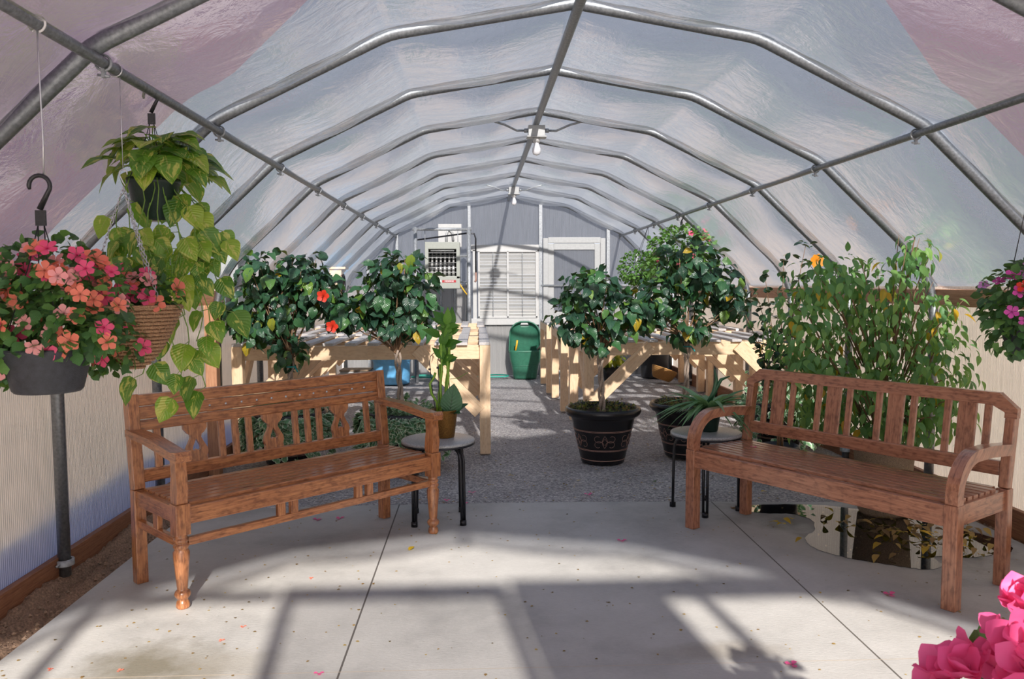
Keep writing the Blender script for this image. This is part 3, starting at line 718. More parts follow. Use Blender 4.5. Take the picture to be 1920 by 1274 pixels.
# ================================================================== POTS
URN = [(0,.0),(.165,.0),(.175,.01),(.178,.035),(.183,.045),(.255,.36),(.262,.375),(.285,.385),(.300,.40),(.308,.42),(.304,.442),(.290,.455),(.276,.452),(.268,.43),(.262,.39),(0,.39)]
def urn_r(z): return .183+(.255-.183)*(z-.045)/.315
def urn(parent, s=1.0, orn=True):
    up = O('pot', MB().lathe([(r*s, z*s) for r, z in URN], 48), M['urn'], parent)
    O('soil', MB().grid(lambda u, v: ((u)*.262*s*math.cos(v*2*PI), u*.262*s*math.sin(v*2*PI), .402*s+.014*s*math.sin(u*9+v*20)*u), 8, 24), M['soilpot'], parent)
    if not orn: return
    b = MB()
    for z in (.12, .128, .275, .283): b.lathe([(urn_r(z)*s+.0005, (z-.002)*s),(urn_r(z)*s+.003, z*s),(urn_r(z)*s+.0005, (z+.002)*s)], 48)
    b.lathe([(.1795*s,.036*s),(.184*s,.040*s),(.182*s,.044*s)], 48)
    O('copper_band', b, M['copper'], up)
    def onpot(an, z): r = (urn_r(z)+.0015)*s; return (r*math.cos(an), r*math.sin(an), z*s)
    for k in range(6):
        a0 = -PI/2+k*PI/3-.08; sc = MB()
        for sg in (-1, 1):
            for hh in (-1, 1):
                pts = []
                for q in range(30):
                    th = q/29*PI*1.7; rr = .045*(1-q/29*.62)
                    ax = .05+rr*math.cos(th+PI); z = .028+rr*math.sin(th+PI)*.9
                    pts.append(onpot(a0+sg*ax/.215, .20+hh*z))
                sc.tube(pts, .0017, 5)
            pts = [onpot(a0+sg*.02*math.sin(q/11*PI)/.21, .15+.10*q/11) for q in range(12)]; sc.tube(pts, .0016, 5)
        O('scroll_ornament', sc, M['copper'], up)
def braid(parent, base, top, r=.018, n=3, turns=1.5):
    base, top = Vector(base), Vector(top); mb = MB()
    for k in range(n):
        pts = []
        for i in range(40):
            q = i/39; a = 2*PI*(turns*q+k/n); p = base.lerp(top, q); rad = r*(1.0+.35*math.sin(q*7+k))
            pts.append(p+Vector((math.cos(a)*rad, math.sin(a)*rad, 0)))
        mb.tube(pts, [r*(.72-.15*i/39) for i in range(40)], 8)
    return mb
def hibiscus(x, y, label, lean, ztrunk, blobs, n, seed, potkind='urn', flowers=(), tie=False, cover='weed', ccount=120, scale=1.0):
    R = random.Random(seed); t = T('potted_hibiscus', label, 'potted plant', (x, y, 0), 0, 'braided hibiscus standards in black pots')
    urn(t, scale)
    topp = Vector((lean[0], lean[1], ztrunk))
    mb = braid(t, (0, 0, .38*scale), topp, .017)
    O('trunk', mb, M['bark'], t)
    br = MB()
    cpts = []
    for c, r in blobs:
        for k in range(4): cpts.append(Vector(c)+Vector((R.uniform(-.75,.75)*r[0], R.uniform(-.75,.75)*r[1], R.uniform(-.3,.8)*r[2])))
    for c in cpts:
        mid = topp.lerp(c, .5)+Vector((R.uniform(-.03,.03), R.uniform(-.03,.03), -.02)); br.tube([topp-Vector((0,0,.03)), topp.lerp(mid,.5)+Vector((0,0,.01)), mid, c], [.009,.007,.005,.002], 6)
    O('branch', br, M['twig'], t)
    f = MB(); pts = foliage(f, R, n, blobs, LT['hib'], .112, .75, .35, .8); O('foliage', f, M['hib'], t)
    for (fx, fy, fz, kind) in flowers:
        mbf = MB()
        for k in range(5):
            a = 2*PI*k/5; mbf.stamp(LT['petal'], frame((fx,fy,fz), (math.cos(a), -.7, math.sin(a)), (0,-1,0)), .055, .5)
        mbf.tube([(fx,fy,fz),(fx,fy-.06,fz-.01)], .004, 6)
        O('flower', mbf, M[kind], t)
    cv = MB()
    if cover == 'weed':
        for k in range(ccount):
            a = R.random()*6.28; r = .26*scale*math.sqrt(R.uniform(.15,1)); p = (r*math.cos(a), r*math.sin(a), .405*scale); h = R.uniform(.02,.085)
            cv.tube([p, (p[0]+R.uniform(-.02,.02), p[1], p[2]+h)], .0012, 3)
            for j in range(4): cv.stamp(LT['rnd3'], frame((p[0]+R.uniform(-.01,.01), p[1], p[2]+h*R.uniform(.3,1)), rdir(R)+Vector((0,0,.5)), (0,0,1)), .022, R.random())
        O('ground_cover', cv, M['weed'], t)
    else:
        spill(cv, R, ccount, .27*scale, .42*scale); O('ground_cover', cv, M['vinca'], t)
    if tie: O('plant_tie', MB().tube([Vector((lean[0],lean[1],ztrunk-.06))+Vector((.034*math.cos(q), .034*math.sin(q), 0)) for q in [k*.6 for k in range(11)]]+[Vector((lean[0]+.06,lean[1]-.03,ztrunk-.10))], .006, 6), M['teal'], t)
    return t
def spill(cv, R, n, r0, z0, low=.12):
    for k in range(n):                                    # trailing variegated vines: mound plus strands over the rim
        a = R.random()*6.28
        if k % 3 == 0:
            rr = r0*math.sqrt(R.random()); p = Vector((rr*math.cos(a), rr*math.sin(a), z0+R.uniform(.0,.07)))
            for j in range(4): cv.stamp(LT['rnd3'], frame(p+rdir(R)*.03, rdir(R)+Vector((0,0,.2)), Vector((0,0,1))+rdir(R)*.4), .055*R.uniform(.7,1.2), R.random())
        else:
            ln = R.uniform(.05, z0-low if z0 > low else .05); pts = []
            for q in range(7):
                s = q/6; rr = r0+.03+.05*math.sin(s*PI/2)+.015*R.uniform(-1,1); pts.append(Vector((rr*math.cos(a+.15*s), rr*math.sin(a+.15*s), z0+.04*math.sin(s*PI)-s*ln)))
            if R.random() < .6: cv.tube(pts, .0013, 3)
            for p in pts:
                for j in range(2): cv.stamp(LT['rnd3'], frame(p, Vector((math.cos(a),math.sin(a),-.4))+rdir(R)*.8, Vector((math.cos(a),math.sin(a),.8))), .058*R.uniform(.7,1.2), R.random())
# right pair
hibiscus(1.005, 6.42, 'small-crowned braided hibiscus in the black urn that stands out in the gravel path', (-.03,0), .93,
         [((-.10,0,1.42),(.24,.24,.15)), ((-.22,0,1.18),(.20,.22,.20)), ((.10,0,1.20),(.22,.22,.20)), ((-.02,0,1.0),(.16,.16,.13)), ((.30,.02,1.28),(.14,.16,.18))], 470, 11)
hibiscus(1.74, 6.62, 'tall wide-crowned braided hibiscus in the black urn behind the right side table', (.0,0), .98,
         [((.02,0,1.62),(.26,.26,.22)), ((-.22,0,1.38),(.20,.25,.22)), ((.22,0,1.45),(.26,.26,.20)), ((.38,0,1.30),(.14,.2,.16)), ((0,0,1.10),(.19,.2,.16)), ((-.33,0,1.18),(.12,.15,.12))], 640, 12, tie=True)
# left pair
hibiscus(-1.50, 6.38, 'widest braided hibiscus, standing behind the middle of the carved bench', (.02,0), .86,
         [((-.14,0,1.53),(.24,.24,.18)), ((.12,0,1.56),(.20,.22,.16)), ((-.29,0,1.26),(.20,.26,.22)), ((.22,0,1.38),(.22,.24,.20)), ((-.02,0,1.30),(.26,.26,.20)), ((-.16,0,1.10),(.20,.2,.16)), ((.02,0,.94),(.14,.13,.14))], 780, 13, tie=True, cover='vinca', ccount=300)
hibiscus(-.60, 6.33, 'braided hibiscus with two red blossoms, behind the right end of the carved bench', (-.04,0), .93,
         [((-.03,0,1.55),(.23,.24,.16)), ((.11,0,1.36),(.21,.24,.20)), ((-.16,0,1.38),(.20,.24,.18)), ((-.42,0,1.24),(.20,.2,.14)), ((.09,0,1.16),(.18,.2,.12)), ((-.10,0,1.14),(.14,.2,.10))], 620, 14,
         flowers=((-.56,-.24,1.36,'f_red'), (-.50,-.22,1.13,'f_red')), cover='vinca', ccount=330)

def pot_simple(parent, prof, mat, soilr, soilz, n=40):
    O('pot', MB().lathe(prof, n), mat, parent)
    O('soil', MB().lathe([(0,soilz+.012),(soilr*.6,soilz+.01),(soilr,soilz)], 24), M['soilpot'], parent)
# black pot of variegated cover behind slatted bench
t = T('potted_vinca', 'black pot of variegated trailing leaves behind the near end of the slatted bench', 'potted plant', (2.62, 6.85, 0))
urn(t, .93); cv = MB(); R = random.Random(5)
for k in range(420):
    p = Vector((R.gauss(0,.13), R.gauss(0,.13), .41+abs(R.gauss(0,.09)))); cv.stamp(LT['rnd3'], frame(p, rdir(R)+Vector((0,0,.2)), Vector((0,0,1))+rdir(R)*.5), .06*R.uniform(.6,1.2), R.random())
spill(cv, R, 90, .26, .40, .02); O('foliage', cv, M['vinca'], t)
# ficus
t = T('potted_ficus', 'large bushy ficus with orange-yellow leaves in a woven brown pot behind the slatted bench', 'potted plant', (2.53, 4.86, 0))
pot_simple(t, [(0,0),(.13,0),(.145,.02),(.175,.38),(.185,.41),(.175,.43),(.16,.41),(.15,.37),(0,.37)], M['brownpot'], .152, .375)
R = random.Random(21)
FB = [((-.52,.0,1.18),(.26,.28,.26)), ((-.36,.0,1.45),(.26,.26,.20)), ((-.05,0,1.38),(.28,.28,.24)), ((.10,-.1,1.62),(.13,.15,.13)), ((-.05,0,1.10),(.30,.30,.24)), ((.27,-.02,1.22),(.17,.24,.22)),
      ((-.42,0,.88),(.32,.3,.26)), ((-.05,0,.78),(.32,.32,.26)), ((.24,-.1,.92),(.24,.34,.28)), ((.30,-.05,.66),(.20,.28,.18)), ((-.40,.1,.60),(.24,.22,.14)), ((.05,.0,.56),(.28,.26,.14))]
mb = MB()
for k in range(7):
    a = R.random()*6.28; p0 = Vector((.07*math.cos(a), .07*math.sin(a), .30)); c = R.choice(FB)[0]
    mb.tube([p0, p0.lerp(Vector(c), .35)+Vector((0,0,.12)), p0.lerp(Vector(c), .7)+Vector((0,0,.08)), Vector(c)+Vector((0,0,.1))], [.014,.011,.008,.003], 7)
for c, r in FB:
    for k in range(5):
        e = Vector(c)+Vector((R.uniform(-.8,.8)*r[0], R.uniform(-.8,.8)*r[1], R.uniform(-.5,.9)*r[2])); s = Vector((e.x*.35, e.y*.35, e.z*.6+.1)); mb.tube([s, s.lerp(e,.5)+Vector((0,0,.06)), e], [.005,.004,.0015], 5)
O('stem', mb, M['twig'], t)
f = MB(); foliage(f, R, 2500, FB, LT['lance'], .080, 1.3, .2, .8)
O('foliage', f, M['fic'], t)
# slender shrub left of the ficus, behind the bench
t = T('potted_shrub', 'thin open-branched shrub with round leaves reaching over the right lumber table, left of the ficus', 'potted plant', (2.20, 5.72, 0))
pot_simple(t, [(0,0),(.11,0),(.13,.24),(.14,.26),(.13,.265),(.12,.23),(0,.23)], M['black_pl'], .12, .235)
f = MB(); st = MB()
for k, (ex, ez, ey) in enumerate(((-.20,1.38,.0), (-.10,1.50,.1), (.0,1.62,0), (.12,1.46,-.1), (-.26,1.22,.05), (.16,1.72,0), (-.15,1.05,.1))):
    p0 = Vector((R.uniform(-.02,.02), 0, .23)); e = Vector((ex, ey, ez)); mid = p0.lerp(e, .5)+Vector((-ex*.5, 0, -.02)); P = []
    for q in range(14):
        s = q/13; P.append(p0*(1-s)**2+mid*2*s*(1-s)+e*s*s)
    st.tube(P, [.007*(1-.75*q/13) for q in range(14)], 6)
    for q in range(6, 14):
        for j in range(6): f.stamp(LT['rnd'], frame(P[q]+rdir(R)*.03, rdir(R)+Vector((0,0,-.1)), Vector((0,0,1))+rdir(R)*.4), .062*R.uniform(.6,1.2), R.random()**1.4)
O('stem', st, M['twig'], t); O('foliage', f, M['hib'], t)
mo = MB()
for k in range(9):
    a = 2*PI*k/9; mo.stamp(LT['petal'], frame((.22,-.05,1.60), (math.cos(a), -.4, math.sin(a)), (0,-1,0)), .055, .5)
O('flower', mo, M['f_orange'], t)

# ================================================================== PLANTS ON SIDE TABLES
t = T('potted_bamboo', 'tall lucky bamboo and orchid leaves in a bronze pot on the left side table', 'potted plant', (-.215, 4.93, .502))
pot_simple(t, [(0,0),(.060,0),(.064,.005),(.084,.165),(.087,.17),(.082,.172),(.076,.15),(0,.15)], M['gold'], .077, .152, 32)
R = random.Random(31)
for (bx, by_, tx, tz) in ((-.02,0,-.01,.60), (.0,.01,.045,.62), (.015,-.01,.03,.50), (-.03,.01,-.02,.45)):
    P = [Vector((bx+(tx-bx)*(q/12)+.004*math.sin(q), by_, .13+(tz-.13)*q/12)) for q in range(13)]
    mb = MB().tube(P, .0085, 10)
    for q in range(1, 13, 2): mb.tube([P[q]-Vector((0,0,.002)), P[q]+Vector((0,0,.002))], .0105, 10)
    O('cane', mb, M['cane'], t)
mb = MB().tube([(-.035,0,.13),(-.045,0,.22),(-.075,0,.27),(-.085,0,.33),(-.06,0,.37),(-.05,0,.40)], .008, 8); O('cane', mb, M['cane'], t)
lf = MB()
for k in range(34):
    z = R.uniform(.44,.70); s = R.choice((-1,1)); p = Vector((-.0+.03*(z-.3)+R.uniform(-.03,.03), R.uniform(-.02,.02), z)); lf.stamp(LT['lance'], frame(p, (s*R.uniform(.1,.8), R.uniform(-.6,.6), R.uniform(.3,1)), (s*.2,-.6,.5)), R.uniform(.07,.13), R.random())
O('foliage', lf, M['bamb'], t)
ol = MB(); ol.stamp(LT['orch'], frame((.035,-.03,.14), (.16,-.05,1), (.1,-1,.1)), .20, .7); ol.stamp(LT['orch'], frame((.05,-.01,.14), (.6,-.2,.5), (0,-.4,1)), .13, .3); ol.stamp(LT['orch'], frame((.04,-.03,.15), (.5,-.6,.15), (0,-.2,1)), .10, .4); ol.stamp(LT['orch'], frame((.02,.03,.14), (.3,.5,.7), (0,.4,1)), .13, .1)
O('orchid_leaf', ol, M['orch'], t)
for P in ([(-.05,0,.14),(-.07,0,.30),(-.085,0,.46),(-.08,0,.50),(-.06,0,.52)], [(-.02,0,.14),(-.03,0,.30),(-.035,0,.47),(-.03,0,.49)], [(.03,0,.14),(.035,0,.3),(.03,0,.42)]):
    O('support_stake', MB().tube(P, .0028, 6).box((P[2][0], 0, P[2][2]-.04), (.016,.01,.012)), M['greypot'], t)
O('thin_shoot', MB().tube([(.04,0,.36),(.09,0,.365),(.15,0,.40)], .002, 5), M['greenstem'], t)

t = T('potted_spider_plant', 'strappy spider plant in a dark green pot on the right side table', 'potted plant', (1.47, 5.03, .502))
pot_simple(t, [(0,0),(.05,0),(.055,.005),(.075,.135),(.079,.137),(.079,.15),(.073,.15),(.068,.13),(0,.13)], M['greenpot'], .068, .132, 32)
lf = MB(); R = random.Random(33)
for k in range(56):
    a = R.random()*6.28; e = R.uniform(.3,1.5); lf.stamp(LT['strap'], frame((.02*math.cos(a), .02*math.sin(a), .14), (math.cos(a), math.sin(a), e), (0,0,1)), R.uniform(.18,.33), R.random())
for k in range(7):
    a = k*.95+.2; lf.stamp(LT['stiff'], frame((.02*math.cos(a), .02*math.sin(a), .13), (math.cos(a)*.8, math.sin(a)*.8, .75), (0,0,1)), R.uniform(.22,.34), R.random())
O('foliage', lf, M['aloe'], t)
ho = MB()
for s_ in range(2):
    pts = [Vector((-.02+.0*s_, 0, .15)), Vector((.03, 0, .25)), Vector((.045+.03*s_, 0, .33)), Vector((.03+.10*s_, 0, .40-.05*s_))]; ho.tube(pts, [.016,.015,.011,.003], 8)
O('curled_horn_frond', ho, M['orch'], t)

# ================================================================== HANGING BASKETS
def hanger(parent, zt, zr, rr, hook=True, s=1.0):
    """black plastic hanger: hook + plate + three wires down to the rim; zt = top of hook, zr = rim height"""
    P = []
    for k in range(15):
        q = math.radians(-20+ (PI*1.28)*180/PI*k/14); P.append((-.028*s*math.cos(PI-q)*-1*-1, 0, zt-.032*s+.030*s*math.sin(q)))
    P = [(.030*s*math.cos(math.radians(200-k*15.5)), 0, zt-.032*s+.030*s*math.sin(math.radians(200-k*15.5))) for k in range(15)]
    P += [(-.002, 0, zt-.10*s)]
    hh_ = O('hanger_hook', MB().tube(P, [.004]+[.0065*s]*(len(P)-2)+[.009*s], 8).box((.0, 0, zt-.125*s), (.030*s, .006, .045*s)), M['black_pl'], parent)
    w_ = MB()
    for k in range(4):
        a = PI/4+k*PI/2; w_.tube([(.012*math.cos(a)*s, 0, zt-.145*s), (.3*rr*math.cos(a), .3*rr*math.sin(a), zt-.145*s-(zt-.145*s-zr)*.3), (rr*math.cos(a), rr*math.sin(a), zr)], .0018, 5)
    O('hanger_wire', w_, M['black_pl'], hh_)
def scatter_flowers(parent, pts, kinds, n, R, s=(.9,1.3), face=None):
    c = 0; taken = []
    R.shuffle(pts)
    for p, u in pts:
        if u.y > .35 or u.z < -.75: continue
        if any((p-q).length < .018 for q in taken): continue
        taken.append(p); k = R.choice(kinds); d = u+Vector((0,-.6,.25))+rdir(R)*.4
        place_flower(parent, FM[k], p+u*.016, d, R.uniform(*s), R); c += 1
        if c >= n: break
# impatiens in charcoal pot
px, py = CX-1.745, 2.42
t = T('hanging_impatiens', 'coral and rose impatiens overflowing a charcoal round pot hung at far left', 'hanging plant', (px-.012, py, 1.13))
O('pot', MB().lathe([(0,0),(.088,0),(.095,.008),(.122,.115),(.126,.122),(.126,.13),(.118,.13),(.112,.10),(0,.10)], 40), M['greypot'], t)
hanger(t, .635, .125, .115)
R = random.Random(41); f = MB()
IB = [((0,0,.23),(.17,.17,.14)), ((-.12,0,.25),(.13,.14,.16)), ((.11,0,.25),(.13,.14,.15)), ((.02,0,.35),(.15,.14,.11)), ((-.12,0,.12),(.10,.12,.10)), ((.12,0,.17),(.10,.12,.08))]
pts = foliage(f, R, 1500, IB, LT['rnd3'], .040, .25, .5, .6); O('foliage', f, M['imp'], t)
scatter_flowers(t, [q for q in pts if q[1].length], ['f_coral','f_coral','f_rose','f_rose','f_pink','f_pink'], 90, R, (1.1,1.65))
R2 = random.Random(42); left = [q for q in pts if q[0].x < -.16]; scatter_flowers(t, left, ['f_lilac'], 9, R2)
w = tag(O('suspension_wire', MB().tube([(px,py,2.215),(px+.002,py,2.0),(px+.004,py,1.86),(px+.001,py,1.765)], .0022, 6), M['wire']), 'bent wire holding the charcoal impatiens pot from the left purlin', 'wire')
hk = MB().tube([(px+.024*math.cos(a), py, 2.195+.024*math.sin(a)) for a in [math.radians(-75+k*20) for k in range(17)]], .0035, 6); o = O('loop_clip', hk, M['hook_w'], w)
# impatiens in a wicker basket on chains
px, py = CX-1.745+.035, 2.92
t = T('hanging_impatiens', 'coral impatiens in a brown wicker cone basket hung on chains', 'hanging plant', (px, py, 1.145))
def wick(parent, R0, H, mat, rows, cols, name='basket', pw=.62, flat=0):
    mb = MB(); rr = lambda z: flat+(R0-flat)*(max(z, 0)/H)**pw
    for i in range(rows):
        z = H*(i+.5)/rows; pts = []
        for k in range(cols*2):
            a = 2*PI*k/(cols*2); r = rr(z)+.0050*(1 if (k+i) % 2 else -1); pts.append((r*math.cos(a), r*math.sin(a), z))
        mb.tube(pts, H/rows*.50, 5, closed=True)
    for k in range(cols):
        a = 2*PI*k/cols; mb.tube([(rr(H*q/8)*math.cos(a), rr(H*q/8)*math.sin(a), H*q/8) for q in range(9)], .0022, 4)
    mb.tube([(R0*math.cos(2*PI*k/40), R0*math.sin(2*PI*k/40), H) for k in range(40)], .005, 6, closed=True)
    O(name, mb, mat, parent)
    mb = MB().lathe([(max(.001, rr(H*q/10)-.004), H*q/10) for q in range(11)], 32); return mb
lin = wick(t, .158, .225, M['wick'], 17, 26, pw=.55); O('liner', lin, M['soilpot'], t)
O('soil', MB().lathe([(0,.22),(.10,.215),(.155,.205)], 24), M['soilpot'], t)
f = MB(); R = random.Random(43)
pts = foliage(f, R, 850, [((-.05,0,.26),(.15,.15,.10)), ((-.10,-.03,.15),(.11,.14,.12)), ((.06,0,.27),(.10,.12,.06)), ((-.02,-.11,.10),(.09,.06,.10)), ((-.12,-.09,.06),(.09,.07,.09))], LT['rnd3'], .042, .3, .5, .6); O('foliage', f, M['imp'], t)
scatter_flowers(t, pts, ['f_coral','f_coral','f_coral','f_rose','f_pink'], 66, R, (1.25,1.85))
ch = MB(); top = Vector((-.02, 0, .645))
for k in range(3):
    a = math.radians(-35+k*120); e = Vector((.157*math.cos(a), .157*math.sin(a), .225)); m_ = int((e-top).length/.0135)
    for q in range(m_):
        c = top.lerp(e, (q+.5)/m_); dr = (e-top).normalized(); sd = dr.cross(Vector((0,1,0)) if q % 2 else Vector((1,0,0))).normalized()
        ch.tube([c+dr*.0095*math.cos(b)+sd*.0045*math.sin(b) for b in [2*PI*j/8 for j in range(8)]], .0014, 4, closed=True)
O('chain', ch, M['wire'], t)
hx = MB().tube([(-.02+.014*math.cos(a), 0, .690+.016*math.sin(a)) for a in [math.radians(-10+k*24) for k in range(9)]]+[(-.022,0,.662),(-.014,0,.648)], .0022, 6); O('chain_hook', hx, M['wire'], t)
w = tag(O('suspension_wire', MB().tube([(px-.02,py,2.17),(px-.02,py,1.85)], .0014, 5), M['wire']), 'thin straight wire holding the wicker basket chains from the left purlin', 'wire')
O('loop_clip', MB().tube([(CX-1.745+.023*math.cos(a), py, 2.195+.023*math.sin(a)) for a in [2*PI*k/14 for k in range(14)]], .003, 6, closed=True), M['wire'], w)
# pothos
px, py = CX-1.745, 3.29
t = T('hanging_pothos', 'variegated golden pothos with long trailing vines in a dark green hanging pot', 'hanging plant', (px-.025, py, 1.70))
O('pot', MB().lathe([(0,0),(.066,0),(.070,.006),(.074,.012),(.096,.14),(.101,.145),(.101,.165),(.094,.165),(.088,.13),(0,.13)], 36), M['greenpot'], t)
O('soil', MB().lathe([(0,.142),(.089,.135)], 20), M['soilpot'], t)
hanger(t, .520, .16, .093, s=.95)
R = random.Random(51); f = MB(); st = MB()
for k in range(88):
    a = R.random()*6.28; r = R.uniform(.03,.19); h = .18+.16*(1-r/.21)+R.uniform(-.03,.05)
    p = Vector((r*math.cos(a)*1.0+.03, r*math.sin(a), h)); st.tube([(0,0,.14), (p.x*.4, p.y*.4, .14+h*.5), p], .0022, 5)
    f.stamp(LT['heart'], frame(p, Vector((math.cos(a), math.sin(a), R.uniform(-.9,.2))), Vector((math.cos(a)*.5,math.sin(a)*.5-.3,1))), R.uniform(.095,.135), R.random())
vines = [((.07,-.06),(.13,-.09,-.69)), ((.09,-.03),(.20,-.05,-.66)), ((.02,-.09),(.03,-.13,-.42)), ((-.05,-.08),(-.08,-.10,-.34)), ((.09,.02),(.24,.02,-.36)), ((.05,-.08),(-.01,-.12,-.60)),
         ((-.08,-.03),(-.13,-.04,-.20)), ((.08,.04),(.18,.04,-.20)), ((.04,.08),(.07,.12,-.38)), ((.03,-.09),(.10,-.14,-.50)), ((-.01,-.09),(-.03,-.14,-.50)), ((.09,0),(.17,-.04,-.48)), ((.06,-.07),(.12,-.10,-.30))]
for (sx_, sy_), e in vines:
    p0 = Vector((sx_, sy_, .16)); e = Vector(e); n_ = int(abs(e.z)*17)+5; P = []
    for q in range(n_+1):
        s = q/n_; P.append(Vector((p0.x+(e.x-p0.x)*min(1, s*2.2)+.018*math.sin(q*.9+sx_*50), p0.y+(e.y-p0.y)*min(1, s*2)+.012*math.sin(q*.7), p0.z+.03*math.sin(s*PI)*(1 if s < .3 else 0)+(e.z-p0.z)*s)))
    st.tube(P, .0022, 5)
    for q in range(1, n_+1):
        if R.random() < .27 or (P[q].y < -.04 and abs(P[q].x-.02) < .09 and P[q].z > -.03): continue
        a = R.uniform(-2.9,.1); d0 = Vector((math.cos(a)*1.0, math.sin(a)*.6-.1, R.uniform(-.5,.1))); pe = P[q]+d0.normalized()*.035; st.tube([P[q], pe], .0014, 4)
        f.stamp(LT['heart'], frame(pe, d0+Vector((0,0,-1.0)), Vector((math.cos(a)*.3,-1,.5))+rdir(R)*.4), R.uniform(.075,.125), R.random())
O('vine', st, M['greenstem'], t); O('foliage', f, M['pot'], t)
# right edge impatiens
t = T('hanging_impatiens', 'violet and orange impatiens basket hung at the right edge by the wall', 'hanging plant', (2.20, 3.10, 1.16))
O('pot', MB().lathe([(0,0),(.08,0),(.11,.10),(.115,.11),(.105,.11),(0,.09)], 32), M['greypot'], t)
hanger(t, 1.055, .11, .11, s=1.6)
f = MB(); R = random.Random(61)
pts = foliage(f, R, 900, [((0,0,.22),(.20,.18,.15)), ((.08,0,.30),(.12,.14,.10)), ((-.06,0,.12),(.13,.14,.13))], LT['rnd3'], .045, .3, .5, .6); O('foliage', f, M['imp'], t)
scatter_flowers(t, pts, ['f_mag','f_mag','f_lilac','f_lilac','f_red'], 34, R, (1.0,1.4))
# far right green baskets
t = T('hanging_impatiens', 'leafy basket dotted with small red blossoms hung from the right purlin behind the tall hibiscus', 'hanging plant', (CX+1.745, 8.76, 1.62))
O('pot', MB().lathe([(0,0),(.10,0),(.14,.13),(.145,.14),(.13,.14),(0,.12)], 28), M['greypot'], t)
hanger(t, .595, .14, .13, s=.9); f = MB(); R = random.Random(62)
pts = foliage(f, R, 1300, [((0,0,.24),(.36,.30,.22)), ((-.05,0,.02),(.38,.3,.14))], LT['rnd3'], .055, .3, .6, .6); O('foliage', f, M['topi'], t)
scatter_flowers(t, pts, ['f_rose'], 16, R, (1.5,1.9))
t = T('hanging_basket', 'round bright green leafy ball hung on chains at the rear right', 'hanging plant', (CX+1.60, 10.49, 1.46))
O('pot', MB().lathe([(0,0),(.08,0),(.12,.10),(.11,.10),(0,.09)], 24), M['greypot'], t)
f = MB(); foliage(f, R, 1100, [((0,0,.19),(.24,.24,.22)), ((.17,0,.22),(.16,.18,.18))], LT['rnd3'], .045, .2, .7, .6); O('foliage', f, M['topi'], t)
c_ = MB()
for k in range(3):
    a = k*2.1; c_.tube([(.145,0,.735),(.14*math.cos(a),.14*math.sin(a),.10)], .003, 5)
O('chain', c_, M['iron'], t)
# bougainvillea in the foreground
t = T('potted_bougainvillea', 'magenta bougainvillea blossoms close up in the lower right corner', 'potted plant', (1.17, 1.60, 0))
pot_simple(t, [(0,0),(.12,0),(.15,.25),(.16,.27),(.15,.275),(.14,.24),(0,.24)], M['black_pl'], .14, .245)
R = random.Random(71); st = MB(); f = MB(); BB = [((0,0,.56),(.15,.15,.15)), ((.06,0,.655),(.12,.12,.11)), ((-.07,0,.50),(.13,.14,.14)), ((.0,0,.40),(.16,.16,.12))]
for k in range(12):
    e = Vector((R.uniform(-.16,.14), R.uniform(-.12,.12), R.uniform(.45,.68))); st.tube([(R.uniform(-.03,.03),0,.24), (e.x*.4, e.y*.4, .42), e], [.006,.004,.002], 6)
O('stem', st, M['twig'], t); foliage(f, R, 200, BB, LT['rnd'], .05, .2, .3, .7); O('foliage', f, M['imp'], t)
bm_ = MB()
for k in range(3):
    a = 2*PI*k/3; bm_.stamp(leaf_tpl([(0,.10),(.2,.38),(.45,.52),(.7,.44),(.88,.24),(1,.02)], 8, .22, -.6, .25), frame((0,0,0), (math.cos(a), math.sin(a), .75), (0,0,1)), .055, .5)
bm_.tube([(0,0,0),(.002,0,.022)], .0015, 5); bme = bm_.mesh('bract'); bme.materials.append(M['f_boug'])
cnt = 0
for k in range(400):
    c, r = R.choice(BB[:3]); u = rdir(R)
    if u.y > .5 or u.z < -.5: continue
    place_flower(t, bme, Vector((c[0]+u.x*r[0], c[1]+u.y*r[1], c[2]+u.z*r[2])), u+Vector((0,-.3,.4))+rdir(R)*.5, R.uniform(.8,1.25), R, 'blossom'); cnt += 1
    if cnt >= 96: break

# ================================================================== BACK OF THE HOUSE
# heater and its pipe stand
t = T('unit_heater', 'grey-green gas unit heater with exposed tubes hung before the end wall', 'heater', (-.51, 11.85, 1.385))
c = MB().box((0,0,.62), (.50,.40,.10)).box((0,0,.09), (.50,.40,.18)).box((-.225,0,.36), (.05,.40,.44)).box((.225,0,.36), (.05,.40,.44)).box((0,.17,.36), (.44,.03,.44))
O('casing', c, M['grey_paint'], t, .006); O('inner_lining', MB().box((0,.14,.375), (.42,.02,.41)), M['dark'], t)
tb = MB()
for k in range(6):
    x = -.155+k*.062; tb.tube([(x,-.10,.18),(x,-.10,.31),(x,-.03,.40),(x,.02,.55)], [.024,.022,.015,.012], 10)
O('heat_tube', tb, plain('pale_burner_tube', (.55,.55,.54), .35, .4), t)
lv = MB()
for z in (.235,.305,.375,.445,.515): lv.box((0,-.185,z), (.41,.03,.006))
lv.tube([(-.17,-.15,.55),(.17,-.15,.55)], .014, 8); O('louvre', lv, M['alu'], t)
bp_ = O('brand_plate', MB().box((.095,-.2025,.105), (.20,.003,.032)), M['red'], t); lp_ = O('logo_plate', MB().box((-.045,-.2025,.105), (.055,.003,.032)), M['white'], t)
V, F = text_mesh('MODINE', .027, .0005, lambda c: (.095+c.x*1.25, -.2045-c.z, .105+c.y)); O('brand_lettering', MB().add(V, F, None, False), M['white'], bp_)
V, F = text_mesh('M', .022, .0005, lambda c: (-.045+c.x*1.5, -.2045-c.z, .105+c.y)); O('logo_mark', MB().add(V, F, None, False), M['iron'], lp_)
t = T('heater_stand', 'galvanised pipe stand with a top bar that carries the heater', 'stand', (-.51, 11.86, 0))
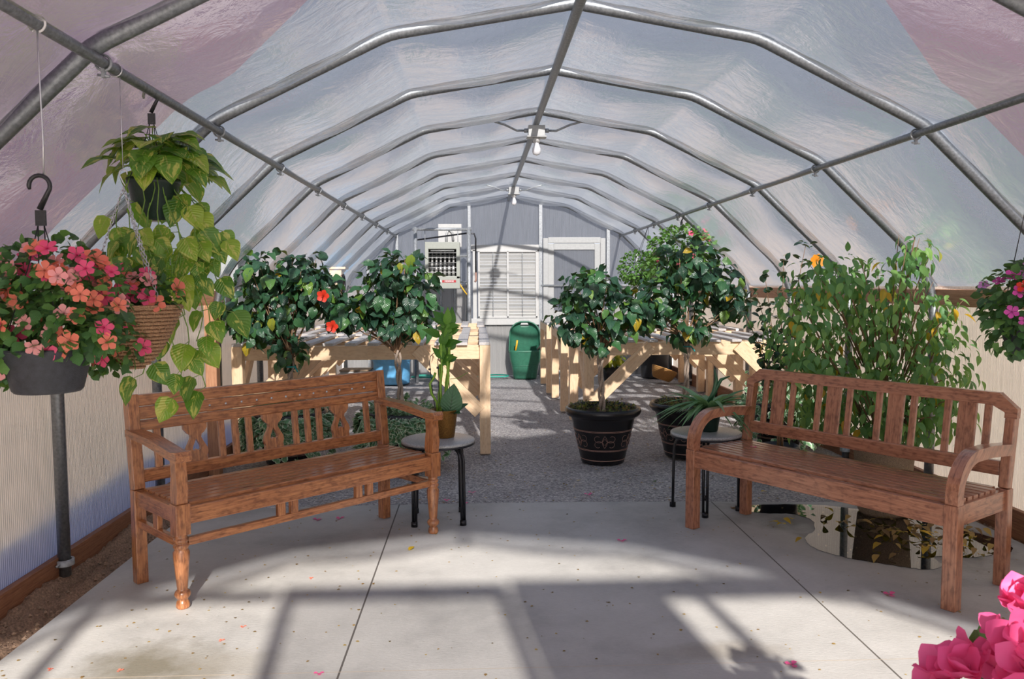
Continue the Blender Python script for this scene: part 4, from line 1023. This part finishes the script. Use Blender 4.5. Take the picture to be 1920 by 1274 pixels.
O('upright', MB().tube([(-.40,0,.0),(-.40,0,2.28)], .028, 12), M['steel_dull'], t); O('upright', MB().tube([(.38,0,.0),(.38,0,2.28)], .030, 12), M['steel_dull'], t)
O('crossbar', MB().tube([(-.44,0,2.25),(.42,0,2.25)], .022, 12), M['steel_dull'], t); O('crossbar', MB().tube([(-.58,.02,1.86),(.38,.02,1.86)], .016, 10), M['steel_dull'], t)
O('hanger_rod', MB().tube([(-.26,0,2.04),(-.26,0,2.25)], .006, 6).tube([(.22,0,2.04),(.22,0,2.25)], .006, 6), M['steel_dull'], t)
t = T('gas_pipe', 'thin black and copper gas pipe running down beside the heater stand', 'pipe', (-.05, 11.95, 0))
O('pipe_run', MB().tube([(-.85,0,2.10),(-.1,0,2.20),(.0,0,2.19),(.02,0,2.12),(.02,0,1.62)], .012, 8), M['iron'], t)
O('fitting', MB().tube([(.02,0,1.62),(.02,0,1.50),(.0,0,1.48)], .016, 8), M['copper'], t)
O('flex_line', MB().tube([(-.23,-.06,1.48),(-.20,-.06,1.42),(-.14,-.06,1.33),(-.10,-.06,1.28)], .010, 8), M['yellow'], t)
O('branch_pipe', MB().tube([(-.22,0,1.48),(-.12,0,1.48),(-.12,0,.86)], .010, 8).tube([(-.12,-.004,1.40),(-.12,-.004,1.48)], .013, 8), M['steel'], t)
t = T('vent_panel', 'pale sheet metal vent panel with a flue collar above the heater', 'vent', (-.43, Y1-.03, 2.02))
O('panel', MB().box((0,0,.18), (.36,.02,.36)), M['alu_w'], t, .003); O('flue_collar', MB().tube([(-.05,-.06,.05),(-.05,-.06,.20),(-.02,-.04,.28),(.04,-.02,.22),(.05,-.02,.1)], .02, 10), M['alu'], t)
# green cart
t = T('garden_cart', 'green moulded garden cart standing upright against the end wall', 'cart', (.715, 12.30, 0))
ncol = 24
def tubf(u, v):
    z = .44*u; w = .175+.065*u+(.012 if u > .55 else 0); dpt = .13+.06*u; a = 2*PI*v; c_, s_ = math.cos(a), math.sin(a)
    return (w*abs(c_)**.7*(1 if c_ > 0 else -1), dpt*abs(s_)**.7*(1 if s_ > 0 else -1), z)
tb = MB().grid(tubf, 14, 48); tb.box((0,0,.006), (.30,.20,.012))
tb_ = O('tub', tb, M['green_cart'], t, solid=.006)
def backf(u, v):
    z = .40+.47*u; w = .245*(1-.10*u)*math.sqrt(max(0, 1-max(0, (u-.55)/.45)**2.6*.92)); a = PI*v
    return (w*math.cos(a), -.02+.17*math.sin(a)**.8*(1-.55*u)+.06*u, z)
O('back_scoop', MB().grid(backf, 20, 24, skip=lambda i, j: 17 <= i <= 18 and 9 <= j <= 14), M['green_cart'], t, solid=.006)
rim = [backf(u/20, 0) for u in range(20, -1, -1)]+[(.245*math.cos(a), -.19*abs(math.sin(a))**.8, .42) for a in [-PI*k/16 for k in range(1,16)]]+[backf(u/20, 1) for u in range(0, 21)]
O('rim', MB().tube(rim, .011, 8, closed=True), M['green_cart'], t)
O('moulded_step', MB().tube([(.208*abs(math.cos(a))**.7*(1 if math.cos(a)>0 else -1), .163*abs(math.sin(a))**.7*(1 if math.sin(a)>0 else -1), .205) for a in [2*PI*k/40 for k in range(40)]], .005, 6, closed=True), M['green_cart'], tb_)
o = tag(O('hand_tool', MB().tube([(0,0,0),(.02,0,.10),(.028,0,.17)], .014, 8), M['yellow'], loc=(.565,12.22,.42)), 'yellow-handled hand tool standing in the green cart', 'garden tool')
O('tool_head', MB().tube([(-.03,0,-.12),(0,0,0)], .008, 8), M['black_pl'], o)
o = tag(O('hand_saw', MB().tube([(0,0,0),(.06,0,.09)], .011, 8), plain('grey_handle', (.35,.30,.28), .6), loc=(.90,12.22,.44)), 'grey pruning saw leaning out of the green cart towards the door', 'garden tool')
O('tool_blade', MB().beam((.05,0,.08), (.11,0,.18), .004, .03), M['iron'], o); O('tool_shank', MB().tube([(-.03,0,-.08),(0,0,0)], .008, 8), M['iron'], o)
# barrel
t = T('water_barrel', 'light blue plastic water barrel under the left tables by the end wall', 'barrel', (-1.27, 11.80, 0))
bb_ = O('body', MB().lathe([(0,0),(.27,0),(.28,.02),(.285,.30),(.29,.33),(.325,.36),(.33,.42),(.33,.85),(.31,1.02),(.27,1.10),(0,1.12)], 40, sx=.94, sy=.94), M['blue'], t)
O('tap', MB().tube([(.15,-.30,.34),(.15,-.36,.34),(.15,-.37,.31)], .012, 8), M['steel'], bb_)
# hose
pts = []
R = random.Random(81)
for k in range(6*36):
    a = k/36*2*PI; q = k/36; rx = .46+.16*math.sin(q*2.1); ry = .20+.07*math.sin(q*1.3+1); pts.append((-.30+.18*math.sin(q*1.1)+rx*math.cos(a), 12.20+.03*math.sin(q*2)+.6*ry*math.sin(a), .035+.012*(q % 3)+.006*math.sin(a*3)))
tag(O('garden_hose', MB().tube(pts, .011, 7), M['hose']), 'coiled teal garden hose lying on the gravel by the end wall', 'hose')
# dark tub, basket, yellow plant, tray
t = T('storage_tub', 'dark grey tub under the right tables against the end wall', 'tub', (2.72, 12.28, 0)); O('body', MB().lathe([(0,0),(.19,0),(.20,.02),(.225,.45),(.235,.46),(.22,.46),(.2,.4),(0,.38)], 32), M['greypot'], t)
t = T('wicker_basket', 'empty round wicker basket tipped on the gravel beside the dark tub', 'basket', (2.66, 11.55, .03)); t.rotation_euler = (math.radians(-4), math.radians(20), 0); t.location.z = .05
lin = wick(t, .185, .165, M['wick2'], 13, 24, pw=.5, flat=.10); lin.lathe([(0,.006),(.10,.006)], 24); O('liner', lin, M['wick2'], t)
t = T('potted_croton', 'yellow-green leafy plant behind the near right table legs', 'potted plant', (1.98, 11.9, 0)); pot_simple(t, [(0,0),(.10,0),(.13,.20),(.12,.20),(0,.18)], M['black_pl'], .11, .185)
f = MB(); foliage(f, R, 160, [((0,0,.38),(.20,.18,.18))], LT['lance'], .13, .1, .2, .6); O('foliage', f, M['yel'], t)
t = T('plastic_crate', 'pale grey crate on the gravel beside the blue barrel', 'crate', (-1.78, 11.75, 0)); O('body', MB().box((0,0,.10), (.42,.34,.20)), M['alu'], t, .01); O('lid', MB().box((0,0,.21), (.44,.36,.02)), M['brownpot'], t, .004)
# left wall fittings
t = T('electrical_panel', 'grey electrical box with a looping conduit on the left wall behind the widest hibiscus', 'electrical box', (-2.03, 6.85, 1.16))
O('cabinet', MB().box((.0,0,.27), (.14,.34,.54)), M['alu'], t, .006); O('conduit', MB().tube([(.02,-.38,.18),(.02,-.37,.05),(.02,-.33,-.04),(.02,-.26,-.08),(.02,-.18,-.05),(.02,-.12,.04)], .011, 8), M['wire'], t)
tag(O('wooden_post', MB().box((0,0,.66), (.085,.085,1.32)), M['redwood_rail'], bevel=.003, loc=(-2.045, 6.25, -.03)), 'short reddish wooden post against the left wall, beside a steel hoop leg', 'post', kind='structure')
t = T('hose_box', 'tan wooden box with a black hose loop at the rear of the left wall', 'box', (-1.96, 11.3, 1.44)); O('box_body', MB().box((0,0,.11), (.16,.22,.22)), M['fir'], t, .004); O('box_lid', MB().box((.02,0,.235), (.24,.28,.03)), M['fir'], t, .004)
O('hose_loop', MB().tube([(.09+.0*k,-.02+.10*math.cos(a),.02+.12*math.sin(a)) for k, a in enumerate([2*PI*j/20 for j in range(20)])], .018, 8, closed=True), M['black_pl'], t)
# ridge lights
for (yl, lab) in ((6.62, 'grey ceiling lampholder with bare white bulb on the ridge pipe, nearer one'), (10.75, 'grey ceiling lampholder with bare white bulb on the ridge pipe, far one')):
    t = T('ridge_lamp', lab, 'ceiling lamp', (CX+.0, yl, 2.72), 0, 'bare bulbs along the ridge')
    O('junction_box', MB().box((0,0,-.035), (.135,.09,.085)).box((0,0,-.084), (.16,.11,.012)), M['alu'], t, .003)
    so_ = O('socket', MB().lathe([(.0,-.088),(.032,-.088),(.028,-.125),(0,-.125)], 16), M['alu_w'], t)
    O('bulb', MB().lathe([(.018,-.12),(.020,-.14),(.034,-.175),(.036,-.195),(.028,-.22),(.0,-.232)], 20), M['bulb'], so_)
    for s_ in (-1, 1): O('conduit', MB().tube([(s_*.07,0,-.03),(s_*.10,0,-.03)], .018, 8).tube([(s_*.10,0,-.03),(s_*.16,-.02,-.035),(s_*.26,-.08,.0),(s_*.36,-.14,.018)], .009, 8), M['steel_dull'], t)

# ================================================================== PUDDLE AND LITTER
m, t_, out = newmat('puddle_water'); n = N(t_)
gb = n('BsdfGlossy', {'Color': (.85,.87,.9,1), 'Roughness': .015}); tp = n('BsdfTransparent', {'Color': (.55,.54,.53,1)})
lw = n('LayerWeight', {0: .5}); fa = n('Math', {0: lw.outputs['Fresnel'], 1: .06}, operation='ADD').outputs[0]
t_.links.new(n('MixShader', {0: fa, 1: tp.outputs[0], 2: gb.outputs[0]}).outputs[0], out.inputs[0])
pl = [(1.62,5.02),(1.75,4.90),(1.95,4.86),(2.02,4.72),(1.95,4.52),(1.85,4.40),(1.82,4.22),(1.93,4.05),(2.05,3.97),(2.16,3.90),(2.27,3.86),(2.36,3.92),(2.40,4.05),(2.56,4.02),(2.72,4.06),(2.86,4.12),(2.92,4.26),(2.86,4.44),(2.74,4.62),(2.62,4.80),(2.40,4.95),(2.20,5.05),(1.9,5.08)]
sm = []
R = random.Random(91)
for i in range(len(pl)):
    a, b_, c_, d_ = [Vector(pl[(i+k) % len(pl)]) for k in (-1, 0, 1, 2)]
    for q in range(6):
        s = q/6; p = .5*((2*b_)+(-a+c_)*s+(2*a-5*b_+4*c_-d_)*s*s+(-a+3*b_-3*c_+d_)*s**3); sm.append((p.x+R.uniform(-.006,.006), p.y+R.uniform(-.006,.006)))
V, F, G = fill_outline([sm], .002, lambda c: (c.x, c.y, .002+c.z))
tag(O('puddle', MB().add(V, F, None, False), m), 'irregular shallow puddle of water on the concrete under the slatted bench', 'puddle', kind='stuff')
def litter(name, x, y, z, tpl, size, mat, label, cat, group=None, R=R, flat=.25):
    a = R.random()*6.28; mb = MB().stamp(tpl, frame((0,0,0), (math.cos(a), math.sin(a), R.uniform(-.05,.2)), (R.uniform(-flat,flat), R.uniform(-flat,flat), 1)), size, R.random())
    zz = min(p[2] for p in mb.v); mb.v = [(p[0], p[1], p[2]-zz) for p in mb.v]
    o = O(name, mb, mat, loc=(x, y, z)); tag(o, label, cat, group); return o
def blossom(x, y, z, s, label, group=None, mat='f_boug'):
    mb = MB()
    for k in range(3):
        a = 2*PI*k/3+R.random(); mb.stamp(LT['petal'], frame((0,0,.003), (math.cos(a), math.sin(a), .35), (0,0,1)), s, .5)
    zz = min(p[2] for p in mb.v); mb.v = [(p[0], p[1], p[2]-zz) for p in mb.v]
    tag(O('fallen_blossom', mb, M[mat], loc=(x, y, z)), label, 'blossom', group)
blossom(.80,4.40,.001,.028,'single magenta blossom on the slab between the two benches, beyond the sunlit band')
blossom(1.90,3.55,.001,.035,'magenta blossom in the sunlight in front of the slatted bench, past the floor joint')
blossom(.75,5.40,.0,.034,'magenta blossom on the gravel just behind the slab edge, in the middle of the path')
blossom(1.18,2.90,.001,.030,'magenta blossom near the cross joint at the bottom of the photo')
blossom(2.46,3.42,.001,.035,'magenta blossom beside the front leg of the slatted bench')
blossom(-.60,2.92,.001,.020,'small pink petal cluster inside the bright doorway patch')
blossom(1.62,4.62,.477,.022,'pink blossom lying on the seat of the slatted bench')
for x, y in ((-1.0,4.9),(-.86,4.92),(-.30,5.35),(-.22,5.30),(-.05,5.5),(-.55,5.6),(-1.2,5.5),(-1.1,5.6),(-.1,5.22)):
    blossom(x, y, .0 if y > 5.1 else .001, .03, 'pink petal lying by the slab edge near the carved bench and its side table', 'pink petals by the carved bench')
for x, y in ((2.5,3.3),(2.62,3.4),(2.35,3.25),(2.7,3.6),(2.55,3.15)):
    blossom(x, y, .001, .016, 'tiny pink petal on the slab at the far leg of the slatted bench', 'pink petals by the slatted bench')
for x, y in ((-1.35,2.98),(-1.05,3.22),(-1.62,3.0),(-.83,3.9),(-1.0,3.35)):
    blossom(x, y, .001, .014, 'tiny coral petal on the concrete in front of the carved bench', 'coral petals on the left of the slab', 'f_coral')
for k in range(26):
    x, y = 1.75+R.random()*1.0, 4.1+R.random()*.85
    litter('fallen_leaf', x, y, .004, LT['lance'], R.uniform(.05,.085), M['fall_y'], 'yellow leaf floating in the puddle under the slatted bench', 'leaf', 'yellow leaves in the puddle')
for k in range(95):
    x, y = (2.0+R.random()*.9, 4.25+R.gauss(0,.30)+.25) if k < 55 else (2.52+R.gauss(0,.16), 4.42+R.gauss(0,.10))
    if y > 5.0: continue
    litter('fallen_leaf', x, y, .004, LT['lance'], R.uniform(.045,.08), M['fall_b'], 'brown leaf in or beside the puddle under the slatted bench', 'leaf', 'brown leaves around the puddle')
for (x, y, l) in ((.22,5.95,'yellow leaf on the gravel path left of the standing urn'), (.72,5.75,'yellow leaf on the gravel in front of the standing urn'), (1.28,5.7,'green leaf on the gravel between the two black urns'),(1.5,5.55,'yellow leaf on the gravel behind the right side table'),(-.36,4.33,'small yellow leaf on the slab between the carved bench leg and the side table'),(1.95,5.4,'yellow leaf on the gravel behind the slatted bench leg')):
    litter('fallen_leaf', x, y, .001, LT['rnd'], .045, M['fall_y'] if 'yellow' in l else M['imp'], l, 'leaf')
sp_ = MB()
for k in range(900):                                          # specks of dry litter
    x = R.uniform(-1.8, 2.95); y = R.uniform(2.2, 5.1)
    if R.random() < .5 and not (x > 1.9 or x < -.9): continue
    a = R.random()*6.28; sp_.stamp(LT['rnd3'], frame((x,y,.0015), (math.cos(a), math.sin(a), .1), (0,0,1)), R.uniform(.006,.018), R.random())
tag(O('leaf_litter', sp_, M['fall_b']), 'scattered tiny dry leaf specks all over the concrete slab', 'leaf litter', kind='stuff')
sp_ = MB()
for k in range(700):
    x = R.uniform(-2.05, 3.0); y = 5.2+abs(R.gauss(0,1.6)); a = R.random()*6.28; sp_.stamp(LT['rnd3'], frame((x,y,.008), (math.cos(a), math.sin(a), .1), (0,0,1)), R.uniform(.008,.028), R.random())
tag(O('leaf_litter', sp_, M['fall_b']), 'scattered small dry leaves and twigs on the gravel', 'leaf litter', kind='stuff')
st_ = MB()
for k in range(420):
    x = R.uniform(-2.08,-1.87); y = R.uniform(2.2,5.2); s = R.choice((.003,.004,.006,.006,.012)); p = Vector((x,y,-.012))
    q = [p+rdir(R)*s for _ in range(6)]; st_.add([p+Vector((s,0,0)), p+Vector((-s,0,0)), p+Vector((0,s,0)), p+Vector((0,-s,0)), p+Vector((0,0,s*.8)), p+Vector((0,0,-s))], [(0,2,4),(2,1,4),(1,3,4),(3,0,4),(2,0,5),(1,2,5),(3,1,5),(0,3,5)], None, False)
tag(O('pebbles', st_, plain('pebble', (.27,.18,.12), .9, 0, .4, 9)), 'small stones and clods on the soil strip along the left wall', 'pebbles', kind='stuff')
